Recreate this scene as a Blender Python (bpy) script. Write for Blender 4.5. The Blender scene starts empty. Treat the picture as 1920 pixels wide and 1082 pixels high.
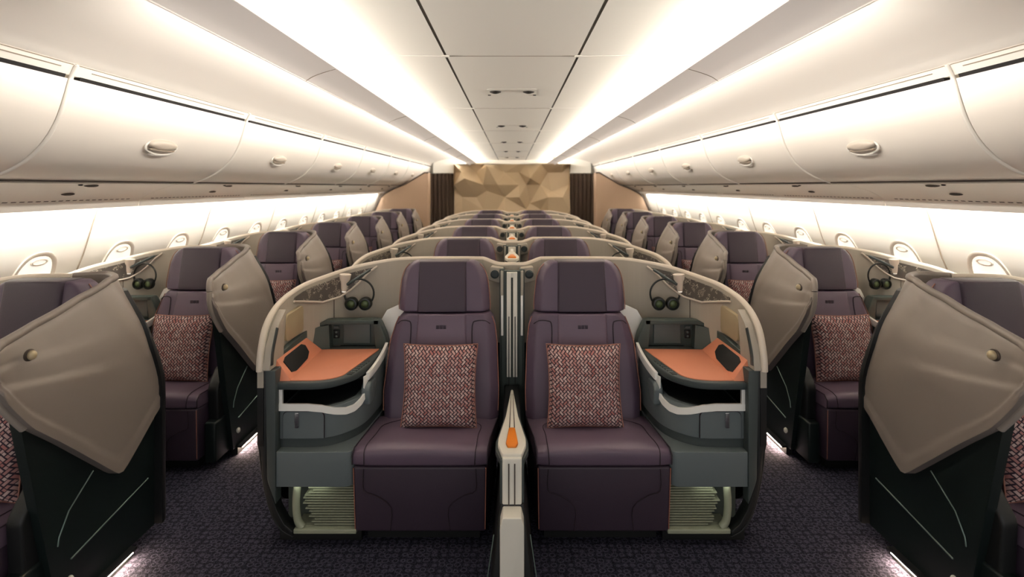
import bpy, bmesh, math, random
from mathutils import Vector, Matrix
random.seed(7)
C = bpy.context.scene.collection
PI = math.pi

# ------------------------------------------------------------------ camera, world, exposure
EYE = 1.75                     # camera height
FPX = 958.0                    # focal length in pixels of a 1920 wide frame
cam_d = bpy.data.cameras.new('camera')
cam = bpy.data.objects.new('camera', cam_d)
C.objects.link(cam)
cam.location = (0, 0, EYE)
cam.rotation_euler = (PI / 2, 0, 0)
cam_d.sensor_width = 36.0
cam_d.lens = FPX / 1920 * 36.0
cam_d.shift_y = -191.0 / 1920
cam_d.clip_start = 0.05
cam_d.dof.use_dof = True
cam_d.dof.focus_distance = 2.6
cam_d.dof.aperture_fstop = 1.8
bpy.context.scene.camera = cam

w = bpy.data.worlds.new('world')
bpy.context.scene.world = w
w.use_nodes = True
w.node_tree.nodes['Background'].inputs[0].default_value = (1.0, 0.97, 0.95, 1)
w.node_tree.nodes['Background'].inputs[1].default_value = 1.0

vs = bpy.context.scene.view_settings
vs.view_transform = 'Standard'
vs.look = 'None'
vs.gamma = 1
vs.use_curve_mapping = False
vs.exposure = 0.0
bpy.context.scene.cycles.max_bounces = 8
bpy.context.scene.cycles.diffuse_bounces = 5
bpy.context.scene.cycles.sample_clamp_indirect = 8

def strip_lamp(name, x, z, y0, y1, aim, power, spread, col=(1.0, 0.955, 0.89), width=0.03):
    d = bpy.data.lights.new(name, 'AREA')
    d.shape = 'RECTANGLE'; d.size = y1 - y0; d.size_y = width
    d.energy = power; d.color = col; d.spread = math.radians(spread)
    o = bpy.data.objects.new(name, d); C.objects.link(o)
    o.location = (x, (y0 + y1) / 2, z)
    zax = -Vector((aim[0], 0, aim[1])).normalized()
    xax = Vector((0, 1, 0)); yax = zax.cross(xax)
    o.rotation_euler = Matrix((xax, yax, zax)).transposed().to_euler()
    return o
for _s in (-1, 1):
    # lamps of the cove beside the centre ceiling, of the valance above the bins and of the window wash
    strip_lamp('cove_lamp', _s * 1.02, 2.369, 1.2, 12.9, (-_s, -0.01), 62, 55, width=0.01)
    strip_lamp('bin_wash_lamp', _s * 1.135, 2.362, 1.9, 12.9, (_s, 0.35), 85, 140)
    strip_lamp('window_wash_lamp', _s * 2.785, 1.632, 1.2, 10.9, (_s * 0.35, -1), 135, 160)

COVE_E = 14.0                  # cove strip beside the centre ceiling
BIN_E = 6.0                   # wash strip above the bins
WALL_E = 6.0                   # wash strip above the windows
FLOOR_E = 200.0

# ------------------------------------------------------------------ materials
def lin(c):
    return tuple(((v / 255) / 12.92 if v / 255 <= 0.04045 else ((v / 255 + 0.055) / 1.055) ** 2.4) for v in c) + (1,)

def mat(name, rgb, rough=0.5, metal=0.0, spec=0.5, bump=0.0, bscale=200, var=0.0, vscale=3.0, coat=0.0, emit=None, es=0, stretch=None):
    m = bpy.data.materials.new(name)
    m.use_nodes = True
    nt = m.node_tree
    b = nt.nodes['Principled BSDF']
    b.inputs['Base Color'].default_value = lin(rgb)
    b.inputs['Roughness'].default_value = rough
    b.inputs['Metallic'].default_value = metal
    b.inputs['Specular IOR Level'].default_value = spec
    b.inputs['Coat Weight'].default_value = coat
    tc = nt.nodes.new('ShaderNodeTexCoord')
    vec = tc.outputs['Object']
    if stretch:
        mp = nt.nodes.new('ShaderNodeMapping')
        mp.inputs['Scale'].default_value = stretch
        nt.links.new(vec, mp.inputs['Vector'])
        vec = mp.outputs['Vector']
    if var:
        n = nt.nodes.new('ShaderNodeTexNoise')
        n.inputs['Scale'].default_value = vscale
        n.inputs['Detail'].default_value = 4
        nt.links.new(vec, n.inputs['Vector'])
        mr = nt.nodes.new('ShaderNodeMapRange')
        mr.inputs[3].default_value = 1 - var
        mr.inputs[4].default_value = 1 + var
        nt.links.new(n.outputs['Fac'], mr.inputs[0])
        mx = nt.nodes.new('ShaderNodeMix')
        mx.data_type = 'RGBA'
        mx.blend_type = 'MULTIPLY'
        mx.inputs[0].default_value = 1
        mx.inputs[6].default_value = lin(rgb)
        nt.links.new(mr.outputs[0], mx.inputs[7])
        nt.links.new(mx.outputs[2], b.inputs['Base Color'])
    if bump:
        n2 = nt.nodes.new('ShaderNodeTexNoise')
        n2.inputs['Scale'].default_value = bscale
        n2.inputs['Detail'].default_value = 3
        nt.links.new(vec, n2.inputs['Vector'])
        bp = nt.nodes.new('ShaderNodeBump')
        bp.inputs['Strength'].default_value = bump
        bp.inputs['Distance'].default_value = 0.002
        nt.links.new(n2.outputs['Fac'], bp.inputs['Height'])
        nt.links.new(bp.outputs[0], b.inputs['Normal'])
    if emit:
        b.inputs['Emission Color'].default_value = lin(emit)
        b.inputs['Emission Strength'].default_value = es
    return m

M = {}
M['leather'] = mat('purple_leather', (94, 78, 94), 0.42, bump=0.25, bscale=260, var=0.06)
M['leather_dark'] = mat('dark_purple_leather', (55, 43, 56), 0.5, bump=0.25, bscale=260, var=0.05)
M['leather_side'] = mat('side_purple_leather', (84, 69, 86), 0.45, bump=0.25, bscale=260, var=0.05)
M['seam'] = mat('dark_seam_thread', (36, 24, 34), 0.8)
M['piping'] = mat('copper_piping', (150, 98, 82), 0.5)
M['shell'] = mat('beige_shell', (172, 164, 150), 0.5, var=0.05, vscale=2, bump=0.1, bscale=60, stretch=(30, 30, 1))
M['rim'] = mat('pale_rim', (222, 210, 194), 0.35)
M['wing'] = mat('taupe_shell', (130, 120, 113), 0.42, var=0.03, vscale=5)
M['wing_edge'] = mat('pale_taupe_edge', (160, 150, 140), 0.4)
M['dkgreen'] = mat('dark_green_panel', (13, 24, 23), 0.45)
M['black'] = mat('black_plastic', (10, 13, 14), 0.5)
M['trimline'] = mat('satin_trim_line', (120, 138, 132), 0.3, metal=0.6)
M['grey'] = mat('grey_console', (98, 107, 109), 0.4, bump=0.1, bscale=300)
M['grey_d'] = mat('dark_grey_console', (58, 66, 66), 0.5)
M['cubby'] = mat('green_grey_cubby', (62, 72, 68), 0.5)
M['cubby_in'] = mat('cubby_inset', (84, 94, 92), 0.5)
M['white'] = mat('white_trim', (246, 245, 240), 0.3)
M['orange'] = mat('orange_leather', (216, 138, 106), 0.5, bump=0.1, bscale=200)
M['latch'] = mat('orange_latch', (226, 126, 28), 0.35)
M['bronze'] = mat('satin_bronze_pad', (186, 170, 138), 0.35, metal=0.25)
M['cream'] = mat('cream_strip', (226, 222, 210), 0.4)
M['olive'] = mat('olive_louvre', (146, 150, 130), 0.45)
M['chrome'] = mat('satin_chrome', (200, 200, 200), 0.25, metal=1.0)
M['ceil'] = mat('ceiling_cream', (240, 234, 222), 0.6)
M['valance'] = mat('valance_cream', (234, 226, 220), 0.6)
M['bin'] = mat('bin_cream', (238, 230, 220), 0.38)
M['binedge'] = mat('bin_joint', (240, 234, 224), 0.4)
M['wall'] = mat('wall_cream', (242, 238, 228), 0.6)
M['line'] = mat('panel_gap', (150, 136, 120), 0.8)
M['gap'] = mat('black_gap', (20, 14, 12), 0.8)
M['seamgrey'] = mat('ceiling_seam', (92, 86, 76), 0.8)
M['opening'] = mat('dark_opening', (38, 33, 30), 0.8, spec=0.1)
M['slot'] = mat('dark_slot', (70, 60, 54), 0.7)
M['handle'] = mat('bin_handle', (196, 184, 170), 0.3)
M['tan'] = mat('tan_wall', (184, 156, 132), 0.6)
M['curtain'] = mat('brown_curtain', (84, 68, 56), 0.9)
M['gold'] = mat('champagne_panel', (204, 182, 150), 0.45, metal=0.1)
M['sill'] = mat('window_frame', (214, 204, 190), 0.5)
M['led'] = mat('cove_led', (255, 255, 255), emit=(255, 246, 232), es=COVE_E)
M['led2'] = mat('bin_wash_led', (255, 255, 255), emit=(255, 246, 232), es=BIN_E)
M['led3'] = mat('wall_wash_led', (255, 255, 255), emit=(255, 244, 224), es=WALL_E)
M['ledf'] = mat('floor_led', (255, 255, 255), emit=(255, 222, 190), es=FLOOR_E)
M['blind'] = mat('window_blind', (250, 246, 236), 0.6, emit=(255, 250, 240), es=0.6)  # weak emission stands in for daylight coming through the blind
M['hp'] = mat('headphone_black', (22, 26, 22), 0.35)
M['hpcup'] = mat('headphone_pad', (78, 92, 60), 0.3, metal=0.3)
M['lampw'] = mat('reading_lamp_lens', (240, 236, 226), 0.3, emit=(255, 244, 226), es=0.6)

def nodes(m):
    nt = m.node_tree
    return nt, nt.nodes['Principled BSDF'], nt.nodes.new, nt.links.new

def make_pillow_mat():
    m = mat('woven_pillow', (150, 110, 110), 0.9)
    nt, b, N, L = nodes(m)
    tc = N('ShaderNodeTexCoord')
    mp = N('ShaderNodeMapping')
    mp.inputs['Rotation'].default_value = (0, 0, PI / 4)
    mp.inputs['Scale'].default_value = (17, 17, 17)
    L(tc.outputs['UV'], mp.inputs['Vector'])
    def br(off, rw, rh, ms):
        t = N('ShaderNodeTexBrick')
        t.offset = off
        t.inputs['Scale'].default_value = 1
        t.inputs['Brick Width'].default_value = rw
        t.inputs['Row Height'].default_value = rh
        t.inputs['Mortar Size'].default_value = ms
        t.inputs['Mortar Smooth'].default_value = 0.2
        t.inputs['Color1'].default_value = (1, 1, 1, 1)
        t.inputs['Color2'].default_value = (1, 1, 1, 1)
        t.inputs['Mortar'].default_value = (0, 0, 0, 1)
        return t
    chk = N('ShaderNodeTexChecker'); chk.inputs['Scale'].default_value = 1.0 / 1.2
    chk.inputs['Color1'].default_value = (1, 1, 1, 1); chk.inputs['Color2'].default_value = (0, 0, 0, 1)
    L(mp.outputs[0], chk.inputs['Vector'])
    mp2 = N('ShaderNodeMapping'); mp2.inputs['Rotation'].default_value = (0, 0, PI / 2)
    L(mp.outputs[0], mp2.inputs['Vector'])
    outs = []
    for src in (mp.outputs[0], mp2.outputs[0]):
        b1 = br(0.5, 1.2, 0.6, 0.11)
        b1.inputs['Color1'].default_value = lin((204, 182, 176)); b1.inputs['Color2'].default_value = lin((164, 106, 102))
        L(src, b1.inputs['Vector'])
        outs.append(b1)
    def mixn(x, y, typ):
        m_ = N('ShaderNodeMix'); m_.data_type = typ
        L(chk.outputs['Fac'], m_.inputs[0])
        a_, b_, o_ = (6, 7, 2) if typ == 'RGBA' else (2, 3, 0)
        L(x, m_.inputs[a_]); L(y, m_.inputs[b_])
        return m_.outputs[o_]
    colr = mixn(outs[0].outputs['Color'], outs[1].outputs['Color'], 'RGBA')
    facr = mixn(outs[0].outputs['Fac'], outs[1].outputs['Fac'], 'FLOAT')
    mx = N('ShaderNodeMix'); mx.data_type = 'RGBA'
    L(facr, mx.inputs[0]); L(colr, mx.inputs[6]); mx.inputs[7].default_value = lin((50, 36, 48))
    L(mx.outputs[2], b.inputs['Base Color'])
    bp = N('ShaderNodeBump'); bp.inputs['Strength'].default_value = 0.5; bp.inputs['Distance'].default_value = 0.003
    bp.invert = True
    L(facr, bp.inputs['Height']); L(bp.outputs[0], b.inputs['Normal'])
    return m
M['pillow'] = make_pillow_mat()

def make_carpet():
    m = mat('navy_carpet', (30, 30, 44), 1.0, spec=0.1)
    nt, b, N, L = nodes(m)
    tc = N('ShaderNodeTexCoord')
    sc = N('ShaderNodeMapping'); sc.inputs['Scale'].default_value = (27, 31, 1)
    L(tc.outputs['Object'], sc.inputs['Vector'])
    v = N('ShaderNodeTexVoronoi'); v.inputs['Randomness'].default_value = 0.35; v.inputs['Scale'].default_value = 1.0
    L(sc.outputs[0], v.inputs['Vector'])
    r = N('ShaderNodeValToRGB')
    cr = r.color_ramp
    cr.elements[0].position = 0.10; cr.elements[0].color = (0, 0, 0, 1)
    cr.elements[1].position = 0.60; cr.elements[1].color = (0, 0, 0, 1)
    for p, val in ((0.24, 0.1), (0.33, 1.0), (0.42, 0.55), (0.5, 0.15)):
        e = cr.elements.new(p); e.color = (val, val, val, 1)
    L(v.outputs['Distance'], r.inputs[0])
    n = N('ShaderNodeTexNoise'); n.inputs['Scale'].default_value = 170; n.inputs['Detail'].default_value = 2
    L(tc.outputs['Object'], n.inputs['Vector'])
    r2 = N('ShaderNodeValToRGB')
    r2.color_ramp.elements[0].position = 0.5; r2.color_ramp.elements[0].color = (0.12, 0.12, 0.12, 1)
    r2.color_ramp.elements[1].position = 0.66
    L(n.outputs['Fac'], r2.inputs[0])
    mu = N('ShaderNodeMath'); mu.operation = 'MULTIPLY_ADD'
    L(r.outputs[0], mu.inputs[0]); mu.inputs[1].default_value = 0.55; 
    m2 = N('ShaderNodeMath'); m2.operation = 'MULTIPLY'; m2.inputs[1].default_value = 0.55
    L(r2.outputs[0], m2.inputs[0]); L(m2.outputs[0], mu.inputs[2])
    mx = N('ShaderNodeMix'); mx.data_type = 'RGBA'; mx.clamp_factor = True
    L(mu.outputs[0], mx.inputs[0])
    mx.inputs[6].default_value = lin((17, 17, 25)); mx.inputs[7].default_value = lin((78, 77, 94))
    L(mx.outputs[2], b.inputs['Base Color'])
    bp = N('ShaderNodeBump'); bp.inputs['Strength'].default_value = 0.6; bp.inputs['Distance'].default_value = 0.004
    L(mu.outputs[0], bp.inputs['Height']); L(bp.outputs[0], b.inputs['Normal'])
    return m
M['carpet'] = make_carpet()

def make_sparkle():
    m = mat('sparkle_panel', (92, 86, 80), 0.4)
    nt, b, N, L = nodes(m)
    tc = N('ShaderNodeTexCoord')
    v = N('ShaderNodeTexVoronoi'); v.feature = 'DISTANCE_TO_EDGE'; v.inputs['Scale'].default_value = 90
    n = N('ShaderNodeTexNoise'); n.inputs['Scale'].default_value = 26
    L(tc.outputs['Object'], v.inputs['Vector']); L(tc.outputs['Object'], n.inputs['Vector'])
    gt = N('ShaderNodeMath'); gt.operation = 'LESS_THAN'; gt.inputs[1].default_value = 0.06
    L(v.outputs['Distance'], gt.inputs[0])
    g2 = N('ShaderNodeMath'); g2.operation = 'GREATER_THAN'; g2.inputs[1].default_value = 0.54
    L(n.outputs['Fac'], g2.inputs[0])
    mu = N('ShaderNodeMath'); mu.operation = 'MULTIPLY'
    L(gt.outputs[0], mu.inputs[0]); L(g2.outputs[0], mu.inputs[1])
    mx = N('ShaderNodeMix'); mx.data_type = 'RGBA'
    L(mu.outputs[0], mx.inputs[0])
    mx.inputs[6].default_value = lin((90, 84, 78)); mx.inputs[7].default_value = lin((190, 182, 166))
    L(mx.outputs[2], b.inputs['Base Color'])
    return m
M['sparkle'] = make_sparkle()

# ------------------------------------------------------------------ geometry helpers
def catmull(pts, n=8, closed=False):
    pts = [Vector(p) for p in pts]
    out = []
    N = len(pts)
    for i in range(N if closed else N - 1):
        p0 = pts[(i - 1) % N] if (closed or i > 0) else pts[0] * 2 - pts[1]
        p1 = pts[i]; p2 = pts[(i + 1) % N]
        p3 = pts[(i + 2) % N] if (closed or i + 2 < N) else pts[-1] * 2 - pts[-2]
        for k in range(n):
            t = k / n
            out.append(0.5 * ((2 * p1) + (p2 - p0) * t + (2 * p0 - 5 * p1 + 4 * p2 - p3) * t * t + (3 * p1 - p0 - 3 * p2 + p3) * t ** 3))
    if not closed:
        out.append(pts[-1])
    return out

def interp(x, pts):
    if x <= pts[0][0]: return pts[0][1]
    for (a, b), (c, d) in zip(pts, pts[1:]):
        if x <= c: return b + (d - b) * (x - a) / (c - a)
    return pts[-1][1]

def rounded(poly, r, seg=5):
    """round the corners of a 2D polygon; r a number or a list"""
    out = []
    n = len(poly)
    for i, p in enumerate(poly):
        ri = r[i] if isinstance(r, (list, tuple)) else r
        p = Vector(p)
        if ri <= 0: out.append(tuple(p)); continue
        a = Vector(poly[i - 1]) - p; c = Vector(poly[(i + 1) % n]) - p
        ra = min(ri, a.length * 0.49); rc = min(ri, c.length * 0.49)
        A = p + a.normalized() * ra; B = p + c.normalized() * rc
        for k in range(seg + 1):
            t = k / seg
            q = A * (1 - t) ** 2 + p * 2 * t * (1 - t) + B * t * t
            out.append(tuple(q))
    return out

class MB:
    def __init__(s): s.bm = bmesh.new(); s.uv = None
    def v(s, p): return s.bm.verts.new(Vector(p))
    def face(s, vs):
        try: return s.bm.faces.new(vs)
        except ValueError: return None
    def hexa(s, b, t):
        B = [s.v(p) for p in b]; T = [s.v(p) for p in t]
        s.face(B[::-1]); s.face(T)
        for i in range(4): s.face([B[i], B[(i + 1) % 4], T[(i + 1) % 4], T[i]])
        return s
    def box(s, a0, a1, b0, b1, c0, c1):
        return s.hexa([(a0, b0, c0), (a1, b0, c0), (a1, b1, c0), (a0, b1, c0)], [(a0, b0, c1), (a1, b0, c1), (a1, b1, c1), (a0, b1, c1)])
    def prism(s, poly, axis, lo, hi):
        def P(p, h):
            a, b = p
            return {'z': (a, b, h), 'd': (a, h, b), 'u': (h, a, b)}[axis]
        A = [s.v(P(p, lo)) for p in poly]; B = [s.v(P(p, hi)) for p in poly]
        s.face(A[::-1]); s.face(B)
        n = len(poly)
        for i in range(n): s.face([A[i], A[(i + 1) % n], B[(i + 1) % n], B[i]])
        return s
    def ring_loft(s, rings, cap=True, closed=False):
        R = [[s.v(p) for p in r] for r in rings]
        n = len(R[0])
        rng = range(len(R)) if closed else range(len(R) - 1)
        for i in rng:
            a = R[i]; b = R[(i + 1) % len(R)]
            for k in range(n): s.face([a[k], a[(k + 1) % n], b[(k + 1) % n], b[k]])
        if cap and not closed: s.face(R[0][::-1]); s.face(R[-1])
        return s
    def tube(s, pts, r, seg=8, closed=False, flat=1.0):
        pts = [Vector(p) for p in pts]
        n = len(pts)
        rings = []
        up = Vector((0, 0, 1))
        prev = None
        for i, p in enumerate(pts):
            if closed: t = pts[(i + 1) % n] - pts[i - 1]
            else: t = pts[min(i + 1, n - 1)] - pts[max(i - 1, 0)]
            if t.length < 1e-9: t = Vector((0, 1, 0))
            t.normalize()
            if prev is None:
                a = t.cross(up)
                if a.length < 0.1: a = t.cross(Vector((1, 0, 0)))
            else:
                a = prev - t * prev.dot(t)
            a.normalize(); prev = a
            b = t.cross(a)
            ri = r(i / (n - 1)) if callable(r) else r
            rings.append([p + a * math.cos(q) * ri * flat + b * math.sin(q) * ri for q in [2 * PI * k / seg for k in range(seg)]])
        return s.ring_loft(rings, closed=closed)
    def sheet(s, f, g, ni, nj):
        """closed thick sheet: f front grid, g back grid"""
        F = [[s.v(f(i, j)) for j in range(nj)] for i in range(ni)]
        G = [[s.v(g(i, j)) for j in range(nj)] for i in range(ni)]
        for i in range(ni - 1):
            for j in range(nj - 1):
                s.face([F[i][j], F[i + 1][j], F[i + 1][j + 1], F[i][j + 1]])
                s.face([G[i][j], G[i][j + 1], G[i + 1][j + 1], G[i + 1][j]])
        for j in range(nj - 1):
            s.face([F[0][j], F[0][j + 1], G[0][j + 1], G[0][j]])
            s.face([F[-1][j + 1], F[-1][j], G[-1][j], G[-1][j + 1]])
        for i in range(ni - 1):
            s.face([F[i + 1][0], F[i][0], G[i][0], G[i + 1][0]])
            s.face([F[i][-1], F[i + 1][-1], G[i + 1][-1], G[i][-1]])
        return s
    def ball(s, c, r, nu=16, nv=8):
        c = Vector(c)
        rings = []
        for j in range(1, nv):
            th = PI * j / nv
            rings.append([c + Vector((r[0] * math.sin(th) * math.cos(q), r[1] * math.sin(th) * math.sin(q), r[2] * math.cos(th))) for q in [2 * PI * k / nu for k in range(nu)]])
        return s.ring_loft(rings)
    def lathe(s, c, axis, prof, seg=20):
        """prof: list of (radius, distance along axis)"""
        c = Vector(c); ax = Vector(axis).normalized()
        a = ax.cross(Vector((0, 0, 1)))
        if a.length < 0.1: a = ax.cross(Vector((1, 0, 0)))
        a.normalize(); b = ax.cross(a)
        return s.ring_loft([[c + ax * h + (a * math.cos(q) + b * math.sin(q)) * max(r, 1e-4) for q in [2 * PI * k / seg for k in range(seg)]] for r, h in prof])

def finish(name, mb, m, parent=None, anchor=(0, 0, 0), fmap=None, bevel=0, seg=3, sub=0, angle=35, loc=None):
    bm = mb.bm
    if name in ('piping', 'stitching') and parent:
        # every seam or piping line becomes a part of its own
        seen = set(); comps = []
        for v0 in bm.verts:
            if v0 in seen: continue
            st = [v0]; comp = []; seen.add(v0)
            while st:
                v1 = st.pop(); comp.append(v1)
                for e1 in v1.link_edges:
                    v2 = e1.other_vert(v1)
                    if v2 not in seen: seen.add(v2); st.append(v2)
            comps.append(comp)
        if len(comps) > 1:
            last = None
            for comp in comps:
                idx = {v1: i for i, v1 in enumerate(comp)}
                m2 = MB(); nv = [m2.v(v1.co) for v1 in comp]
                for f1 in bm.faces:
                    if f1.verts[0] in idx: m2.face([nv[idx[v1]] for v1 in f1.verts])
                last = finish(name, m2, m, parent, anchor, fmap, bevel, seg, sub, angle)
            bm.free()
            return last
    an = Vector(anchor)
    for vtx in bm.verts:
        p = vtx.co
        if fmap: p = fmap(p)
        vtx.co = p - an
    bmesh.ops.recalc_face_normals(bm, faces=bm.faces)
    me = bpy.data.meshes.new(name)
    bm.to_mesh(me); bm.free()
    me.materials.append(M[m] if isinstance(m, str) else m)
    o = bpy.data.objects.new(name, me)
    C.objects.link(o)
    if bevel or sub:
        if bevel:
            md = o.modifiers.new('b', 'BEVEL'); md.width = bevel; md.segments = seg; md.limit_method = 'ANGLE'; md.angle_limit = math.radians(32)
        if sub:
            md = o.modifiers.new('s', 'SUBSURF'); md.levels = sub; md.render_levels = sub
        dg = bpy.context.evaluated_depsgraph_get()
        me2 = bpy.data.meshes.new_from_object(o.evaluated_get(dg))
        o.modifiers.clear()
        o.data = me2
        me2.name = name
        bpy.data.meshes.remove(me)
        me = me2
    for p in me.polygons: p.use_smooth = True
    me.set_sharp_from_angle(angle=math.radians(angle))
    if parent: o.parent = parent
    else: o.location = anchor
    return o

def tag(o, label=None, cat=None, group=None, kind=None):
    if label: o['label'] = label
    if cat: o['category'] = cat
    if group: o['group'] = group
    if kind: o['kind'] = kind
    return o

def empty(name, loc):
    o = bpy.data.objects.new(name, None)
    o.empty_display_size = 0.1
    C.objects.link(o)
    o.location = loc
    return o

def copy_tree(o, parent=None):
    c = o.copy(); C.objects.link(c)
    if parent: c.parent = parent
    for ch in list(o.children): copy_tree(ch, c)
    return c

# ------------------------------------------------------------------ cabin structure
Y0, Y1 = -1.2, 13.0
def profile_sheet(name, pts, m, th=0.02, y0=Y0, y1=Y1, side=-1, parent=None, smooth_n=1, angle=35, kind='structure', away=None):
    """extrude a cross-section polyline [(X,z)...] along the cabin, thick away from the cabin axis"""
    P = catmull([(a, b, 0) for a, b in pts], smooth_n) if smooth_n > 1 else [Vector((a, b, 0)) for a, b in pts]
    n = len(P)
    off = []
    for i in range(n):
        t = (P[min(i + 1, n - 1)] - P[max(i - 1, 0)]).normalized()
        nn = Vector((t.y, -t.x, 0))
        ctr = Vector((away or (0.0, 1.5)) + (0,)) - P[i]
        if nn.dot(ctr) > 0: nn = -nn
        off.append(P[i] + nn * th)
    mb = MB()
    poly = [(side * p.x, p.y) for p in P] + [(side * p.x, p.y) for p in reversed(off)]
    A = [mb.v((x, y0, z)) for x, z in poly]; B = [mb.v((x, y1, z)) for x, z in poly]
    k = len(poly)
    for i in range(k): mb.face([A[i], A[(i + 1) % k], B[(i + 1) % k], B[i]])
    for i in range(n - 1):
        mb.face([A[i], A[i + 1], A[k - 2 - i], A[k - 1 - i]])
        mb.face([B[i], B[i + 1], B[k - 2 - i], B[k - 1 - i]])
    o = finish(name, mb, m, parent=parent, angle=angle)
    if kind and not parent: o['kind'] = kind
    return o

fl = finish('floor', MB().box(-3.3, 3.3, Y0, Y1, -0.05, 0), 'carpet'); tag(fl, kind='structure')
# centre ceiling with the two long dark seams, and the rising outer ceiling
ce = finish('ceiling', MB().box(-0.333, 0.333, Y0, Y1 + 0.2, 2.42, 2.45), 'ceil'); tag(ce, kind='structure')
for s in (-1, 1):
    sd = 'left' if s < 0 else 'right'
    profile_sheet('ceiling_' + sd, [(0.347, 2.42), (0.65, 2.428), (0.85, 2.452), (0.95, 2.475), (1.03, 2.50), (1.1, 2.51)], 'ceil', smooth_n=4, side=s)
    tag(finish('trim_%d' % (1 if s < 0 else 2), MB().box(s * 0.325, s * 0.355, Y0, Y1, 2.422, 2.43), 'seamgrey'), kind='structure')
    profile_sheet('ceiling_valance_' + sd, [(0.90, 2.355), (0.96, 2.338), (1.02, 2.316), (1.06, 2.291)], 'valance', th=0.008, smooth_n=3, side=s)
    mb = MB().box(s * 1.085, s * 1.115, Y0, Y1, 2.318, 2.55)
    tag(finish('ceiling_divider_' + sd, mb, 'ceil'), kind='structure')
    profile_sheet('ceiling_outer_' + sd, [(1.10, 2.47), (1.3, 2.47), (1.55, 2.455), (1.8, 2.41), (1.95, 2.36), (2.022, 2.318)], 'bin', smooth_n=5, side=s)
    profile_sheet('wall_' + sd, [(2.845, 1.645), (2.89, 1.52), (2.965, 1.28), (3.03, 1.12), (3.09, 0.85), (3.10, 0.5), (3.06, 0.0)], 'wall', smooth_n=5, side=s, th=0.03)
    profile_sheet('wall_%s_backing' % sd, [(2.10, 2.33), (2.6, 2.2), (2.9, 1.9), (2.95, 1.62)], 'wall', side=s, th=0.03)
# cross seams of the ceiling
k = 0
for d in [2.62 + 1.75 * i for i in range(-1, 6)]:
    mb = MB()
    mb.box(-0.33, 0.33, d - 0.003, d + 0.003, 2.4185, 2.422)
    tag(finish('ceiling_seam', mb, 'line'), kind='structure')
    for s in (-1, 1):
        pts = catmull([(s * a, d, z) for a, z in [(0.35, 2.4195), (0.65, 2.4275), (0.85, 2.4515), (0.95, 2.4745), (1.02, 2.497)]], 4)
        tag(finish('ceiling_seam', MB().tube(pts, 0.0025, 6), 'binedge'), kind='structure')
        mb = MB().box(s * 0.322, s * 0.358, d - 0.012, d + 0.012, 2.416, 2.423)
        tag(finish('ceiling_seam', mb, 'ceil'), kind='structure')
        pts = catmull([(s * a, d, z) for a, z in [(0.905, 2.3525), (0.96, 2.3365), (1.02, 2.3145), (1.058, 2.2905)]], 3)
        tag(finish('ceiling_seam', MB().tube(pts, 0.0018, 6), 'line'), kind='structure')

# light strips hidden in the coves
for s in (-1, 1):
    sd = 'left' if s < 0 else 'right'
    mb = MB().box(s * 1.045, s * 1.075, 1.15, 12.9, 2.350, 2.366)
    tag(finish('cove_light_strip', mb, 'led', anchor=(s * 0.95, 7, 2.362)), 'long warm white light strip glowing in the %s ceiling cove' % sd, 'light', 'cove lights beside the centre ceiling')
    mb = MB().box(s * 1.116, s * 1.121, 1.9, 12.9, 2.343, 2.355)
    tag(finish('bin_wash_light_strip', mb, 'led2', anchor=(s * 1.21, 7, 2.362)), 'warm light strip behind the valance washing the %s bins' % sd, 'light', 'wash lights above the bins')
    mb = MB().hexa([(s * 1.055, Y0, 2.290), (s * 1.118, Y0, 2.322), (s * 1.118, Y1, 2.322), (s * 1.055, Y1, 2.290)], [(s * 1.055, Y0, 2.299), (s * 1.118, Y0, 2.331), (s * 1.118, Y1, 2.331), (s * 1.055, Y1, 2.299)])
    tag(finish('ceiling_ledge_' + sd, mb, 'valance'), kind='structure')
    mb = MB().box(s * 2.790, s * 2.815, 0.8, 10.9, 1.634, 1.642)
    tag(finish('window_wash_light_strip', mb, 'led3', anchor=(s * 2.76, 6, 1.62)), 'warm light strip under the service panels washing the %s window wall' % sd, 'light', 'wash lights above the windows')

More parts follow.
